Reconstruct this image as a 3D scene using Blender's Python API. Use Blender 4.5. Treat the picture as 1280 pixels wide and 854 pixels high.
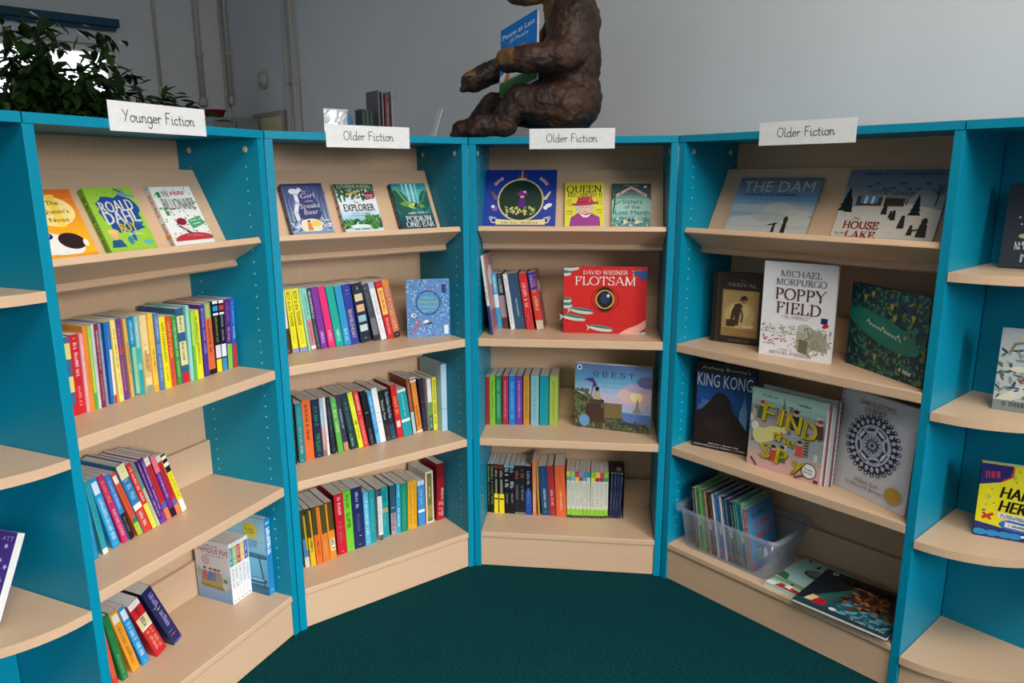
import bpy, bmesh, math, random
from mathutils import Matrix, Vector
from math import sin, cos, radians, pi

# ------------------------------------------------------------------ camera, light, exposure
for o in list(bpy.data.objects): bpy.data.objects.remove(o)
SC = bpy.context.scene
COL = SC.collection
SC.view_settings.view_transform = 'Standard'
SC.view_settings.look = 'None'
SC.view_settings.gamma = 1.0
SC.view_settings.use_curve_mapping = False
SC.view_settings.exposure = 0.1

cam_d = bpy.data.cameras.new('camera')
cam_d.sensor_fit = 'HORIZONTAL'; cam_d.sensor_width = 36.0
cam_d.lens = 919.28/1280*36.0
cam_d.clip_start = 0.05
CAM = bpy.data.objects.new('camera', cam_d); COL.objects.link(CAM)
_f = Vector((-0.11526347, 0.96896623, -0.21867507)); _r = Vector((0.99308557, 0.11734017, -0.00351128)); _u = Vector((-0.02225706, 0.21756778, 0.97579141))
CAM.matrix_world = Matrix(((_r.x, _u.x, -_f.x, 0.09304513), (_r.y, _u.y, -_f.y, -2.39482131), (_r.z, _u.z, -_f.z, 1.37766783), (0, 0, 0, 1)))
SC.camera = CAM

# daylight: an overcast sky that is brightest beyond the far window
W_BASE, W_SKY = 0.34, 3.5
world = bpy.data.worlds.new('overcast_sky'); SC.world = world; world.use_nodes = True
nt = world.node_tree; nt.nodes.clear()
_o = nt.nodes.new('ShaderNodeOutputWorld'); _b = nt.nodes.new('ShaderNodeBackground')
_tc = nt.nodes.new('ShaderNodeTexCoord'); _dp = nt.nodes.new('ShaderNodeVectorMath'); _dp.operation = 'DOT_PRODUCT'
_dp.inputs[1].default_value = (-0.737, 0.676, 0.05)
_mr = nt.nodes.new('ShaderNodeMapRange'); _mr.inputs[1].default_value = 0.55; _mr.inputs[2].default_value = 0.85
_mr.inputs[3].default_value = W_BASE; _mr.inputs[4].default_value = W_SKY
_b.inputs['Color'].default_value = (0.90, 0.95, 1.0, 1)
nt.links.new(_tc.outputs['Generated'], _dp.inputs[0]); nt.links.new(_dp.outputs['Value'], _mr.inputs[0])
nt.links.new(_mr.outputs[0], _b.inputs['Strength']); nt.links.new(_b.outputs[0], _o.inputs[0])

def area(name, loc, target, sx, sy, power, col, spread=180):
    l = bpy.data.lights.new(name, 'AREA'); l.shape = 'RECTANGLE'; l.size = sx; l.size_y = sy; l.energy = power; l.color = col; l.spread = radians(spread)
    o = bpy.data.objects.new(name, l); COL.objects.link(o); o.location = loc
    o.rotation_euler = (Vector(target)-Vector(loc)).to_track_quat('-Z', 'Y').to_euler()
    return o
# big windows of the room behind and to the right of the photographer
area('window_light', (2.4, -3.3, 1.7), (-0.95, -0.45, -0.25), 1.3, 1.2, 18, (0.97, 0.98, 1.0), 56)
area('ceiling_light', (0.7, -2.0, 3.2), (-0.3, -0.6, 0.2), 1.6, 1.4, 82, (1.0, 0.92, 0.82), 160)
area('side_window_light', (2.75, -2.3, 2.6), (0.4, 0.6, 2.5), 1.2, 1.2, 1.5, (0.86, 0.94, 1.0))

# ------------------------------------------------------------------ helpers
def lin(c):
    c /= 255.0
    return c/12.92 if c <= 0.04045 else ((c+0.055)/1.055)**2.4
NAMED = {'W': 'F2F0EC', 'K': '14151A', 'Y': 'F0DC28', 'R': 'C8202A', 'B': '1F5FB0', 'N': '1B2450', 'G': '3E9E45', 'O': 'E8742A', 'T': '14959E', 'P': '6A2F86', 'C': 'F0E3B4', 'M': 'D62A72', 'S': '4FB4DC', 'L': 'C6DC3A', 'D': '2A3344', 'H': '9AA3AD'}
def hexc(h):
    h = NAMED.get(h, h)
    return tuple(lin(int(h[i:i+2], 16)) for i in (0, 2, 4)) + (1.0,)
MATS = {}
def mat(c, rough=0.42, spec=0.4):
    c = NAMED.get(c, c); key = (c, rough)
    if key in MATS: return MATS[key]
    m = bpy.data.materials.new('print_'+c); m.use_nodes = True
    b = m.node_tree.nodes['Principled BSDF']
    b.inputs['Roughness'].default_value = rough; b.inputs['Specular IOR Level'].default_value = spec
    n = m.node_tree.nodes.new('ShaderNodeTexNoise'); n.inputs['Scale'].default_value = 60
    tcn = m.node_tree.nodes.new('ShaderNodeTexCoord')
    mx = m.node_tree.nodes.new('ShaderNodeMix'); mx.data_type = 'RGBA'
    col = hexc(c); mx.inputs[6].default_value = tuple(v*0.9 for v in col[:3])+(1,); mx.inputs[7].default_value = tuple(min(1, v*1.06) for v in col[:3])+(1,)
    L = m.node_tree.links; L.new(tcn.outputs['Object'], n.inputs['Vector']); L.new(n.outputs['Fac'], mx.inputs[0]); L.new(mx.outputs[2], b.inputs['Base Color'])
    MATS[key] = m
    return m
def noise_mat(name, cols, scale=6.0, stretch=(1, 1, 1), rough=0.5, detail=4.0, bump=0.0, bscale=None, contrast=(0.3, 0.7), spec=0.4, distort=0.0):
    if name in MATS: return MATS[name]
    m = bpy.data.materials.new(name); m.use_nodes = True
    N = m.node_tree.nodes; L = m.node_tree.links; b = N['Principled BSDF']
    b.inputs['Roughness'].default_value = rough; b.inputs['Specular IOR Level'].default_value = spec
    tcn = N.new('ShaderNodeTexCoord'); mp = N.new('ShaderNodeMapping'); mp.inputs['Scale'].default_value = stretch
    n = N.new('ShaderNodeTexNoise'); n.inputs['Scale'].default_value = scale; n.inputs['Detail'].default_value = detail; n.inputs['Distortion'].default_value = distort
    r = N.new('ShaderNodeValToRGB'); e = r.color_ramp.elements
    k = len(cols)
    while len(e) < k: e.new(0.5)
    for i, c in enumerate(cols):
        e[i].position = contrast[0]+(contrast[1]-contrast[0])*i/max(1, k-1); e[i].color = hexc(c)
    L.new(tcn.outputs['Object'], mp.inputs[0]); L.new(mp.outputs[0], n.inputs['Vector']); L.new(n.outputs['Fac'], r.inputs[0]); L.new(r.outputs[0], b.inputs['Base Color'])
    if bump:
        n2 = N.new('ShaderNodeTexNoise'); n2.inputs['Scale'].default_value = bscale or scale*4; n2.inputs['Detail'].default_value = 3
        bp = N.new('ShaderNodeBump'); bp.inputs['Strength'].default_value = bump; bp.inputs['Distance'].default_value = 0.01
        L.new(mp.outputs[0], n2.inputs['Vector']); L.new(n2.outputs['Fac'], bp.inputs['Height']); L.new(bp.outputs[0], b.inputs['Normal'])
    MATS[name] = m
    return m
WOOD_H = noise_mat('beech_laminate_lengthwise', ['CBA98A', 'D3B393', 'D0AF90', 'D9BA9C'], 3.0, (1.2, 30, 30), 0.38, 5, contrast=(0.25, 0.75))
WOOD_V = noise_mat('beech_laminate_upright', ['C6A383', 'D2B190', 'CDAB8A', 'D9B999'], 3.0, (45, 30, 1.5), 0.42, 5, contrast=(0.25, 0.75))
TEAL = noise_mat('teal_laminate', ['0385A4', '038BAA'], 200, (1, 1, 1), 0.4, 2, bump=0.03, spec=0.22)
PIN = mat('A9C4C6', 0.4)
CREAM = mat('D8CDB0', 0.5)
PAPER = noise_mat('page_edges', ['CFC8B8', 'ECE6D8', 'DDD6C6'], 3, (900, 3, 3), 0.85, 2, spec=0.1)
PAPER_F = noise_mat('page_edges_white', ['D4D4D0', 'F0EFEA', 'E2E1DC'], 3, (900, 3, 3), 0.85, 2, spec=0.1)
CARD = mat('E6E8EA', 0.8, 0.1)
WALL = noise_mat('painted_plaster', ['D0D4D9', 'D5D9DE'], 3.0, (1, 1, 1), 0.8, 4, bump=0.06, bscale=40, spec=0.2)
CARPET = noise_mat('dark_teal_carpet', ['07292E', '0A3A40', '0E4E53', '083439'], 160, (1, 1, 1), 0.95, 6, bump=0.9, bscale=300, spec=0.05)

def mesh_obj(name, bm, mats, parent=None, smooth=False, mw=None):
    me = bpy.data.meshes.new(name)
    bmesh.ops.recalc_face_normals(bm, faces=bm.faces) if not getattr(bm, 'flat_art', False) else None
    bm.to_mesh(me); bm.free()
    for m in (mats if isinstance(mats, (list, tuple)) else [mats]): me.materials.append(m)
    if smooth:
        for p in me.polygons: p.use_smooth = True
    o = bpy.data.objects.new(name, me); COL.objects.link(o)
    if parent: o.parent = parent
    if mw is not None: o.matrix_world = mw
    return o
def empty(name, mw, label=None, cat=None, group=None):
    o = bpy.data.objects.new(name, None); COL.objects.link(o); o.empty_display_size = 0.05
    o.matrix_world = mw
    if label: o['label'] = label
    if cat: o['category'] = cat
    if group: o['group'] = group
    return o
def tag(o, label, cat, group=None):
    o['label'] = label; o['category'] = cat
    if group: o['group'] = group
    return o
def structure(o): o['kind'] = 'structure'; return o
def T(x, y, z): return Matrix.Translation((x, y, z))
def RX(a): return Matrix.Rotation(radians(a), 4, 'X')
def RY(a): return Matrix.Rotation(radians(a), 4, 'Y')
def RZ(a): return Matrix.Rotation(radians(a), 4, 'Z')
def box(bm, x0, x1, y0, y1, z0, z1, mi=0, bev=0.0, mx=None):
    vs = [bm.verts.new(v) for v in ((x0, y0, z0), (x1, y0, z0), (x1, y1, z0), (x0, y1, z0), (x0, y0, z1), (x1, y0, z1), (x1, y1, z1), (x0, y1, z1))]
    fs = [bm.faces.new([vs[i] for i in q]) for q in ((3, 2, 1, 0), (4, 5, 6, 7), (0, 1, 5, 4), (1, 2, 6, 5), (2, 3, 7, 6), (3, 0, 4, 7))]
    for f in fs: f.material_index = mi
    if bev:
        es = {e for f in fs for e in f.edges}
        r = bmesh.ops.bevel(bm, geom=list(es), offset=bev, segments=2, affect='EDGES', profile=0.6)
        vs = list({v for f in r['faces'] for v in f.verts} | {v for v in vs if v.is_valid})
        for f in r['faces']: f.material_index = mi
    if mx is not None: bmesh.ops.transform(bm, matrix=mx, verts=[v for v in vs if v.is_valid])
    return vs
def prism(bm, pts, z0, z1, mi=0, mx=None):
    a = [bm.verts.new((p[0], p[1], z0)) for p in pts]; b = [bm.verts.new((p[0], p[1], z1)) for p in pts]
    n = len(pts); fs = [bm.faces.new(a[::-1]), bm.faces.new(b)]
    for i in range(n): fs.append(bm.faces.new((a[i], a[(i+1) % n], b[(i+1) % n], b[i])))
    for f in fs: f.material_index = mi
    if mx is not None: bmesh.ops.transform(bm, matrix=mx, verts=a+b)
    return a+b
def tube(bm, pts, rad, n=10, mi=0, cap=True):
    rings = []
    for i, p in enumerate(pts):
        p = Vector(p); q0 = Vector(pts[max(0, i-1)]); q1 = Vector(pts[min(len(pts)-1, i+1)])
        t = (q1-q0).normalized(); a = t.orthogonal().normalized() if i == 0 else (ref - t*ref.dot(t)).normalized()
        ref = a; b = t.cross(a); r = rad[i] if isinstance(rad, (list, tuple)) else rad
        rings.append([bm.verts.new(p+a*r*cos(2*pi*k/n)+b*r*sin(2*pi*k/n)) for k in range(n)])
    for i in range(len(rings)-1):
        for k in range(n):
            f = bm.faces.new((rings[i][k], rings[i][(k+1) % n], rings[i+1][(k+1) % n], rings[i+1][k])); f.material_index = mi; f.smooth = True
    if cap:
        for r in (rings[0][::-1], rings[-1]): bm.faces.new(r).material_index = mi
def lathe(bm, prof, n=24, mi=0, mx=None):
    rings = [[bm.verts.new((r*cos(2*pi*k/n), r*sin(2*pi*k/n), z)) for k in range(n)] for r, z in prof]
    for i in range(len(rings)-1):
        for k in range(n):
            f = bm.faces.new((rings[i][k], rings[i][(k+1) % n], rings[i+1][(k+1) % n], rings[i+1][k])); f.material_index = mi; f.smooth = True
    bm.faces.new(rings[0][::-1]).material_index = mi; bm.faces.new(rings[-1]).material_index = mi
    if mx is not None: bmesh.ops.transform(bm, matrix=mx, verts=[v for r in rings for v in r])

# ---- printed art: flat layers of ink lying on a surface, in metres (u right, v up)
TEXT_CACHE = {}
def text_geo(s, bold):
    key = (s, bold)
    if key in TEXT_CACHE: return TEXT_CACHE[key]
    c = bpy.data.curves.new('t', 'FONT'); c.body = s; c.size = 1.0; c.resolution_u = 2; c.fill_mode = 'FRONT'; c.offset = bold
    o = bpy.data.objects.new('t', c); COL.objects.link(o)
    dg = bpy.context.evaluated_depsgraph_get(); dg.update()
    me = bpy.data.meshes.new_from_object(o.evaluated_get(dg))
    vs = [(v.co.x, v.co.y) for v in me.vertices]; fs = [tuple(p.vertices) for p in me.polygons]
    bpy.data.objects.remove(o); bpy.data.curves.remove(c); bpy.data.meshes.remove(me)
    TEXT_CACHE[key] = (vs, fs)
    return vs, fs
class Art:
    def __init__(s, W=1.0, H=1.0, v0=0.0):
        s.W, s.H = W, H*(1-v0); s.y0 = H*v0; s.v = []; s.f = []; s.m = []; s.mats = []; s.lay = 1
    def mi(s, c):
        m = c if not isinstance(c, str) else mat(c)
        if m not in s.mats: s.mats.append(m)
        return s.mats.index(m)
    def poly(s, pts, c, raw=False):
        k = len(s.v); z = s.lay*2.5e-5; s.lay += 1
        s.v += [(p[0] if raw else p[0]*s.W, p[1] if raw else p[1]*s.H, z) for p in pts]
        a = sum(pts[i-1][0]*pts[i][1]-pts[i][0]*pts[i-1][1] for i in range(len(pts)))
        idx = list(range(k, k+len(pts)))
        s.f.append(tuple(idx if a > 0 else idx[::-1])); s.m.append(s.mi(c))
    def many(s, polys, c):
        l = s.lay
        for p in polys: s.lay = l; s.poly(p, c)
    def rect(s, u0, v0, u1, v1, c): s.poly([(u0, v0), (u1, v0), (u1, v1), (u0, v1)], c)
    def ell(s, u, v, ru, rv, c, n=28, rot=0, a0=0, a1=360, clip=True):
        r = radians(rot); P = []
        full = abs(a1-a0) >= 360
        for i in range(n if full else n+1):
            t = radians(a0+(a1-a0)*i/n); x, y = ru*s.W*cos(t), rv*s.W*sin(t)
            P.append(((u*s.W+x*cos(r)-y*sin(r))/s.W, (v*s.H+x*sin(r)+y*cos(r))/s.H))
        if clip: P = [(min(1, max(0, a)), min(1, max(0, b))) for a, b in P]
        s.poly(P, c)
    def ring(s, u, v, r0, r1, c, n=36):
        l = s.lay
        for i in range(n):
            a, b = 2*pi*i/n, 2*pi*(i+1)/n; k = s.W/s.H; s.lay = l
            s.poly([(u+r0*cos(a), v+r0*k*sin(a)), (u+r1*cos(a), v+r1*k*sin(a)), (u+r1*cos(b), v+r1*k*sin(b)), (u+r0*cos(b), v+r0*k*sin(b))], c)
    def line(s, pts, w, c):
        l = s.lay
        for (a, b), (a2, b2) in zip(pts[:-1], pts[1:]):
            x0, y0, x1, y1 = a*s.W, b*s.H, a2*s.W, b2*s.H; d = math.hypot(x1-x0, y1-y0) or 1e-6
            ex, ey = (x1-x0)/d*w*.3, (y1-y0)/d*w*.3
            nx, ny = -(y1-y0)/d*w/2, (x1-x0)/d*w/2; s.lay = l
            s.poly([(x0+nx-ex, y0+ny-ey), (x0-nx-ex, y0-ny-ey), (x1-nx+ex, y1-ny+ey), (x1+nx+ex, y1+ny+ey)], c, raw=True)
    def blob(s, u, v, ru, rv, c, seed=1, n=26, amp=.18):
        r = random.Random(seed); P = []
        for i in range(n):
            t = 2*pi*i/n; k = 1+amp*(r.random()*2-1); P.append((min(1, max(0, u+ru*k*cos(t))), min(1, max(0, v+rv*k*sin(t)))))
        s.poly(P, c)
    def text(s, t, u, v, h, c, w=None, bold=0.0, rot=0, shear=0.0, align='C'):
        # h: capital height in metres, w: total width in metres; centred on (u, v)
        vs, fs = text_geo(t, 0.0)
        if not vs: return
        if bold > 0.008:
            l = s.lay
            for q in (-1, 1):
                s.lay = l
                s.text(t, u+q*bold*.55*h/.69*cos(radians(rot))/s.W, v+q*bold*.55*h/.69*sin(radians(rot))/s.H, h, c, w, 0.0, rot, shear, align)
            s.lay = l
        x0 = min(p[0] for p in vs); x1 = max(p[0] for p in vs); y0, y1 = 0.0, 0.69
        sy = h/0.69; sx = sy if w is None else w/(x1-x0)
        ox = (x0+x1)/2 if align == 'C' else x0
        k = len(s.v); z = s.lay*2.5e-5; s.lay += 1; r = radians(rot); mi = s.mi(c)
        for x, y in vs:
            X = (x-ox)*sx+(y-y1/2)*sy*shear; Y = (y-y1/2)*sy
            s.v.append((u*s.W+X*cos(r)-Y*sin(r), v*s.H+X*sin(r)+Y*cos(r), z))
        for f in fs: s.f.append(tuple(i+k for i in f)); s.m.append(mi)
    def scribble(s, u0, v0, u1, v1, h, c, seed=0, dens=1.0):
        # a line of illegible small print from (u0,v0) to (u1,v1), letters h tall
        r = random.Random(seed*7+3); x0, y0, x1, y1 = u0*s.W, v0*s.H, u1*s.W, v1*s.H
        L = math.hypot(x1-x0, y1-y0); dx, dy = (x1-x0)/L, (y1-y0)/L; nx, ny = -dy, dx
        p = 0.0; l = s.lay
        def q(a0, a1, b0, b1):
            s.lay = l
            s.poly([(x0+dx*a+nx*b, y0+dy*a+ny*b) for a, b in ((a0, b0), (a1, b0), (a1, b1), (a0, b1))], c, raw=True)
        st = h*.2
        while p < L-h*.5:
            if r.random() < .16: p += h*.55; continue
            w = h*(.4+.3*r.random()); k = r.random()
            if p+w > L: break
            q(p, p+st, -h/2, h/2)
            if k < .7: q(p+w-st, p+w, -h/2, h/2*(1 if k < .4 else .2))
            if k < .45: q(p+st, p+w-st, h/2-st, h/2)
            if k > .2: q(p+st, p+w-st, -st/2, st/2)
            if k > .55: q(p+st, p+w-st*.5, -h/2, -h/2+st)
            p += w+h*.18
    def build(s, name, parent, mx, under=None):
        lift = (under.lay+1)*2.5e-5 if under else 0.0
        if not s.f: return None
        me = bpy.data.meshes.new(name)
        me.from_pydata([tuple(mx @ Vector((v[0], v[1]+s.y0, v[2]+lift))) for v in s.v], [], s.f)
        for m in s.mats: me.materials.append(m)
        me.polygons.foreach_set('material_index', s.m); me.update()
        o = bpy.data.objects.new(name, me); COL.objects.link(o); o.parent = parent
        return o

# ---- single-stroke school handwriting for the shelf signs (x-height 1)
def arc(cx, cy, rx, ry, a0, a1, n=14): return [(cx+rx*cos(radians(a0+(a1-a0)*i/n)), cy+ry*sin(radians(a0+(a1-a0)*i/n))) for i in range(n+1)]
GL = {
 'Y': (1.25, [[(0, 1.95), (.5, 1.05)], [(1.0, 1.95), (.28, 0)]]),
 'O': (1.5, [arc(.68, .97, .62, .97, 90, 450, 24)]),
 'F': (1.15, [[(.1, 1.95), (.1, 0)], [(.1, 1.95), (.95, 1.95)], [(.1, 1.05), (.75, 1.05)]]),
 'o': (1.05, [arc(.5, .5, .42, .5, 80, 440, 18), arc(.82, 1.05, .2, .12, 200, 300, 6)]),
 'u': (1.1, [[(.05, .75), (.16, 1), (.16, .4)]+arc(.47, .32, .31, .32, 180, 360)+[(.78, 1)], [(.78, 1), (.78, .15), (.95, .02), (1.08, .12)]]),
 'n': (1.1, [[(.03, .8), (.16, 1), (.16, 0)], [(.16, .55)]+arc(.46, .66, .3, .34, 180, 0)+[(.76, .15), (.9, .02), (1.05, .12)]]),
 'g': (1.05, [arc(.45, .5, .38, .5, 60, 420, 18), [(.83, .95), (.83, -.5)]+arc(.48, -.5, .35, .4, 0, -160), [(.83, -.05), (1.05, .25)]]),
 'e': (.98, [[(.1, .52), (.8, .62)]+arc(.47, .52, .37, .48, 10, 330, 16)]),
 'r': (.85, [[(.03, .8), (.18, 1), (.18, 0)], [(.18, .55)]+arc(.46, .66, .28, .34, 180, 30)]),
 'i': (.55, [[(.05, .8), (.16, 1), (.16, .18), (.3, 0), (.48, .12)], [(.14, 1.4), (.2, 1.42)]]),
 'c': (.95, [arc(.5, .5, .4, .5, 50, 325, 16)]),
 't': (.75, [[(.25, 1.6), (.25, .2)]+arc(.45, .2, .2, .2, 180, 300), [(.02, 1.05), (.58, 1.05)]]),
 'l': (.6, [[(.16, 1.95), (.16, .2), (.32, 0), (.5, .12)]]),
 'd': (1.1, [arc(.45, .5, .38, .5, 60, 420, 18), [(.83, 1.95), (.83, .18), (.95, 0), (1.08, .12)]]),
 ' ': (.75, []),
}
def handwriting(art, s, u0, v0, u1, xh, w, c):
    # s from u0 to u1 (fractions), baseline v0, x-height xh metres, pen width w metres
    tot = sum(GL[ch][0] for ch in s); k = (u1-u0)*art.W/tot; x = u0*art.W
    for ch in s:
        adv, strokes = GL[ch]
        for st in strokes:
            art.line([((x+p[0]*k)/art.W, (v0*art.H+p[1]*xh)/art.H) for p in st], w, c)
        x += adv*k


# ---- roman capitals with serifs (cap height 1): advance, strokes, serif feet
def _st(x): return [(x, 0), (x, 1)]
SER = {
 'A': (.82, [[(.08, 0), (.41, 1)], [(.41, 1), (.74, 0)], [(.2, .34), (.62, .34)]], [(.08, 0), (.74, 0)]),
 'B': (.72, [_st(.18), [(.18, .97), (.34, .97)]+arc(.34, .75, .2, .22, 90, -90)+[(.18, .53)], [(.34, .53)]+arc(.36, .28, .25, .25, 90, -90)+[(.18, .03)]], [(.12, 0), (.12, 1)]),
 'C': (.8, [arc(.46, .5, .38, .49, 45, 315, 20), [(.73, .98), (.73, .74)]], []),
 'D': (.84, [_st(.18), [(.18, .97), (.36, .97)]+arc(.36, .5, .38, .47, 90, -90, 16)+[(.18, .03)]], [(.12, 0), (.12, 1)]),
 'E': (.68, [_st(.18), [(.18, .97), (.58, .97), (.59, .8)], [(.18, .52), (.46, .52), (.47, .62)], [(.18, .03), (.6, .03), (.62, .22)]], [(.12, 0), (.12, 1)]),
 'F': (.64, [_st(.18), [(.18, .97), (.57, .97), (.58, .8)], [(.18, .52), (.45, .52), (.46, .62)]], [(.18, 0), (.12, 1)]),
 'G': (.84, [arc(.46, .5, .38, .49, 45, 310, 20), [(.72, .98), (.72, .76)], [(.72, .44), (.72, .12)]], [(.7, .44)]),
 'H': (.9, [_st(.18), _st(.72), [(.18, .52), (.72, .52)]], [(.18, 0), (.18, 1), (.72, 0), (.72, 1)]),
 'I': (.38, [_st(.19)], [(.19, 0), (.19, 1)]),
 'J': (.5, [[(.3, 1), (.3, .1), (.2, -.1), (.06, -.08)]], [(.3, 1)]),
 'K': (.8, [_st(.18), [(.2, .46), (.62, 1)], [(.34, .6), (.7, 0)]], [(.18, 0), (.18, 1), (.62, 1), (.7, 0)]),
 'L': (.64, [_st(.18), [(.18, .03), (.56, .03), (.58, .24)]], [(.12, 0), (.18, 1)]),
 'M': (1.02, [[(.14, 0), (.2, 1)], [(.2, 1), (.51, .04)], [(.51, .04), (.82, 1)], _st(.85)], [(.14, 0), (.16, 1), (.85, 0), (.87, 1)]),
 'N': (.92, [[(.17, 0), (.17, 1)], [(.17, 1), (.74, .02)], [(.74, 0), (.74, 1)]], [(.17, 0), (.13, 1), (.74, 1)]),
 'O': (.9, [arc(.45, .5, .38, .49, 0, 360, 24)], []),
 'P': (.7, [_st(.18), [(.18, .97), (.36, .97)]+arc(.36, .72, .24, .25, 90, -90)+[(.18, .47)]], [(.18, 0), (.12, 1)]),
 'Q': (.92, [arc(.45, .5, .38, .49, 0, 360, 24), [(.42, .06), (.66, -.1), (.86, -.16)]], []),
 'R': (.78, [_st(.18), [(.18, .97), (.36, .97)]+arc(.36, .74, .23, .23, 90, -90)+[(.18, .51)], [(.38, .5), (.68, 0)]], [(.18, 0), (.12, 1), (.7, 0)]),
 'S': (.6, [arc(.3, .75, .2, .23, 40, 250, 12)+arc(.3, .26, .22, .25, 70, -140, 12), [(.5, .97), (.5, .78)], [(.08, .03), (.08, .24)]], []),
 'T': (.74, [_st(.37), [(.06, .78), (.07, .97), (.67, .97), (.68, .78)]], [(.37, 0)]),
 'U': (.88, [[(.18, 1), (.18, .3)]+arc(.45, .3, .27, .29, 180, 360, 12)+[(.72, 1)]], [(.18, 1), (.72, 1)]),
 'V': (.8, [[(.08, 1), (.4, 0)], [(.4, 0), (.72, 1)]], [(.08, 1), (.72, 1)]),
 'W': (1.12, [[(.08, 1), (.34, 0)], [(.34, 0), (.56, 1)], [(.56, 1), (.8, 0)], [(.8, 0), (1.04, 1)]], [(.08, 1), (.56, 1), (1.04, 1)]),
 'X': (.8, [[(.1, 1), (.7, 0)], [(.1, 0), (.7, 1)]], [(.1, 0), (.1, 1), (.7, 0), (.7, 1)]),
 'Y': (.8, [[(.08, 1), (.4, .48)], [(.4, .48), (.72, 1)], [(.4, 0), (.4, .5)]], [(.08, 1), (.72, 1), (.4, 0)]),
 'Z': (.72, [[(.1, .8), (.11, .97), (.6, .97)], [(.62, .97), (.1, .03)], [(.1, .03), (.6, .03), (.63, .22)]], []),
 '-': (.45, [[(.1, .45), (.36, .45)]], []), ' ': (.4, [], []),
}
def roman(art, t, u, v, h, c, w, thick=.145, thin=.055):
    # t centred on (u, v) in art fractions, cap height h and total width w in metres
    tot = sum(SER[ch][0] for ch in t)-.1; k = w/tot; x = u*art.W-w/2-.05*k; y = v*art.H-h/2; l = art.lay; sq = min(1.0, k/h)
    def seg(a, b, wd):
        x0, y0, x1, y1 = x+a[0]*k, y+a[1]*h, x+b[0]*k, y+b[1]*h; d = math.hypot(x1-x0, y1-y0) or 1e-9
        nx, ny = -(y1-y0)/d*wd/2, (x1-x0)/d*wd/2; ex, ey = (x1-x0)/d*wd*.18, (y1-y0)/d*wd*.18; art.lay = l
        art.poly([(x0+nx-ex, y0+ny-ey), (x0-nx-ex, y0-ny-ey), (x1-nx+ex, y1-ny+ey), (x1+nx+ex, y1+ny+ey)], c, raw=True)
    for ch in t:
        adv, strokes, feet = SER[ch]
        for st in strokes:
            for a, b in zip(st[:-1], st[1:]):
                dx, dy = b[0]-a[0], b[1]-a[1]; L = math.hypot(dx, dy) or 1e-9; m = abs(dy)/L
                if len(st) == 2 and abs(dx) > .12 and m > .5: m = 0.15 if dx*dy > 0 else 1.0
                seg(a, b, (thin+(thick-thin)*m**1.5)*h*(sq*.5+.5))
        for fx, fy in feet: seg((fx-.13*h/k*.8*sq, fy+(.025 if fy < .5 else -.025)), (fx+.13*h/k*.8*sq, fy+(.025 if fy < .5 else -.025)), thin*h*.95)
        x += adv*k
    art.lay = l+1

# ------------------------------------------------------------------ the room
UN = {'A': (-0.9878, -1.0792, 1.2844, 0.6524), 'B': (-0.8035, -0.4533, 0.7644, 0.6550), 'C': (-0.3308, 0.0, 0.0, 0.6615), 'D': (0.3308, 0.0, -0.7419, 0.7979)}
def UM(u): x, y, a, w = UN[u]; return T(x, y, 0) @ Matrix.Rotation(a, 4, 'Z')
TH = 0.0238; H = 1.5; DEP = 0.31; BACK = 0.288
Z2, Z3, Z4 = 0.8461, 0.4906, 0.1362
# wall frame: x along the main wall (towards the right), y into the wall
MWALL = UM('D') @ T(0, 0.36, 0)
inv = MWALL.inverted()
CX = -4.83            # corner where the main wall meets the window wall
bm = bmesh.new(); box(bm, -9, 5, -9, 0.2, -0.1, 0); structure(mesh_obj('floor', bm, CARPET, mw=MWALL))
bm = bmesh.new(); box(bm, CX-0.2, 5, 0, 0.2, 0, 3.3); structure(mesh_obj('wall_back', bm, WALL, mw=MWALL))
CX = -4.625
# main wall is pierced by a low doorway near the corner; window wall holds one big window
WY0, WY1, WZ0, WZ1 = -2.45, -0.79, 0.95, 2.30
bm = bmesh.new()
box(bm, CX-0.2, CX, WY1, 0.2, 0, 3.3); box(bm, CX-0.2, CX, -5.5, WY0, 0, 3.3)
box(bm, CX-0.2, CX, WY0, WY1, 0, WZ0); box(bm, CX-0.2, CX, WY0, WY1, WZ1, 3.3)
structure(mesh_obj('wall_left', bm, WALL, mw=MWALL))
bm = bmesh.new(); box(bm, CX-0.2, 5, -7, 0.2, 3.3, 3.4); structure(mesh_obj('ceiling', bm, WALL, mw=MWALL))
WHITE = noise_mat('white_gloss_paint', ['D6D6D2', 'DEDEDA'], 5, rough=0.35)
win = empty('window_1', MWALL @ T(CX-0.1, (WY0+WY1)/2, WZ0)); structure(win)
hw = (WY1-WY0)/2; hh = WZ1-WZ0
bm = bmesh.new()
for y0, y1, z0, z1 in ((-hw, hw, 0, .05), (-hw, hw, hh-.05, hh), (-hw, -hw+.05, .05, hh-.05), (hw-.05, hw, .05, hh-.05), (-.025, .025, .05, hh-.05)): box(bm, -.04, .04, y0, y1, z0, z1)
mesh_obj('window_frame', bm, WHITE, win)
gm = bpy.data.materials.new('window_glass'); gm.use_nodes = True
_n = gm.node_tree.nodes; _l = gm.node_tree.links
_m = _n.new('ShaderNodeMixShader'); _t = _n.new('ShaderNodeBsdfTransparent'); _g = _n.new('ShaderNodeBsdfGlossy'); _g.inputs['Roughness'].default_value = .02; _m.inputs[0].default_value = .06
_l.new(_t.outputs[0], _m.inputs[1]); _l.new(_g.outputs[0], _m.inputs[2]); _l.new(_m.outputs[0], _n['Material Output'].inputs[0])
for y0, y1 in ((-hw+.05, -.025), (.025, hw-.05)):
    bm = bmesh.new(); box(bm, -.004, .004, y0, y1, .05, hh-.05); mesh_obj('window_pane', bm, gm, win)
bm = bmesh.new(); box(bm, .02, .22, -hw-.05, hw+.05, -.04, 0); mesh_obj('window_sill', bm, WHITE, win)
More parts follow.
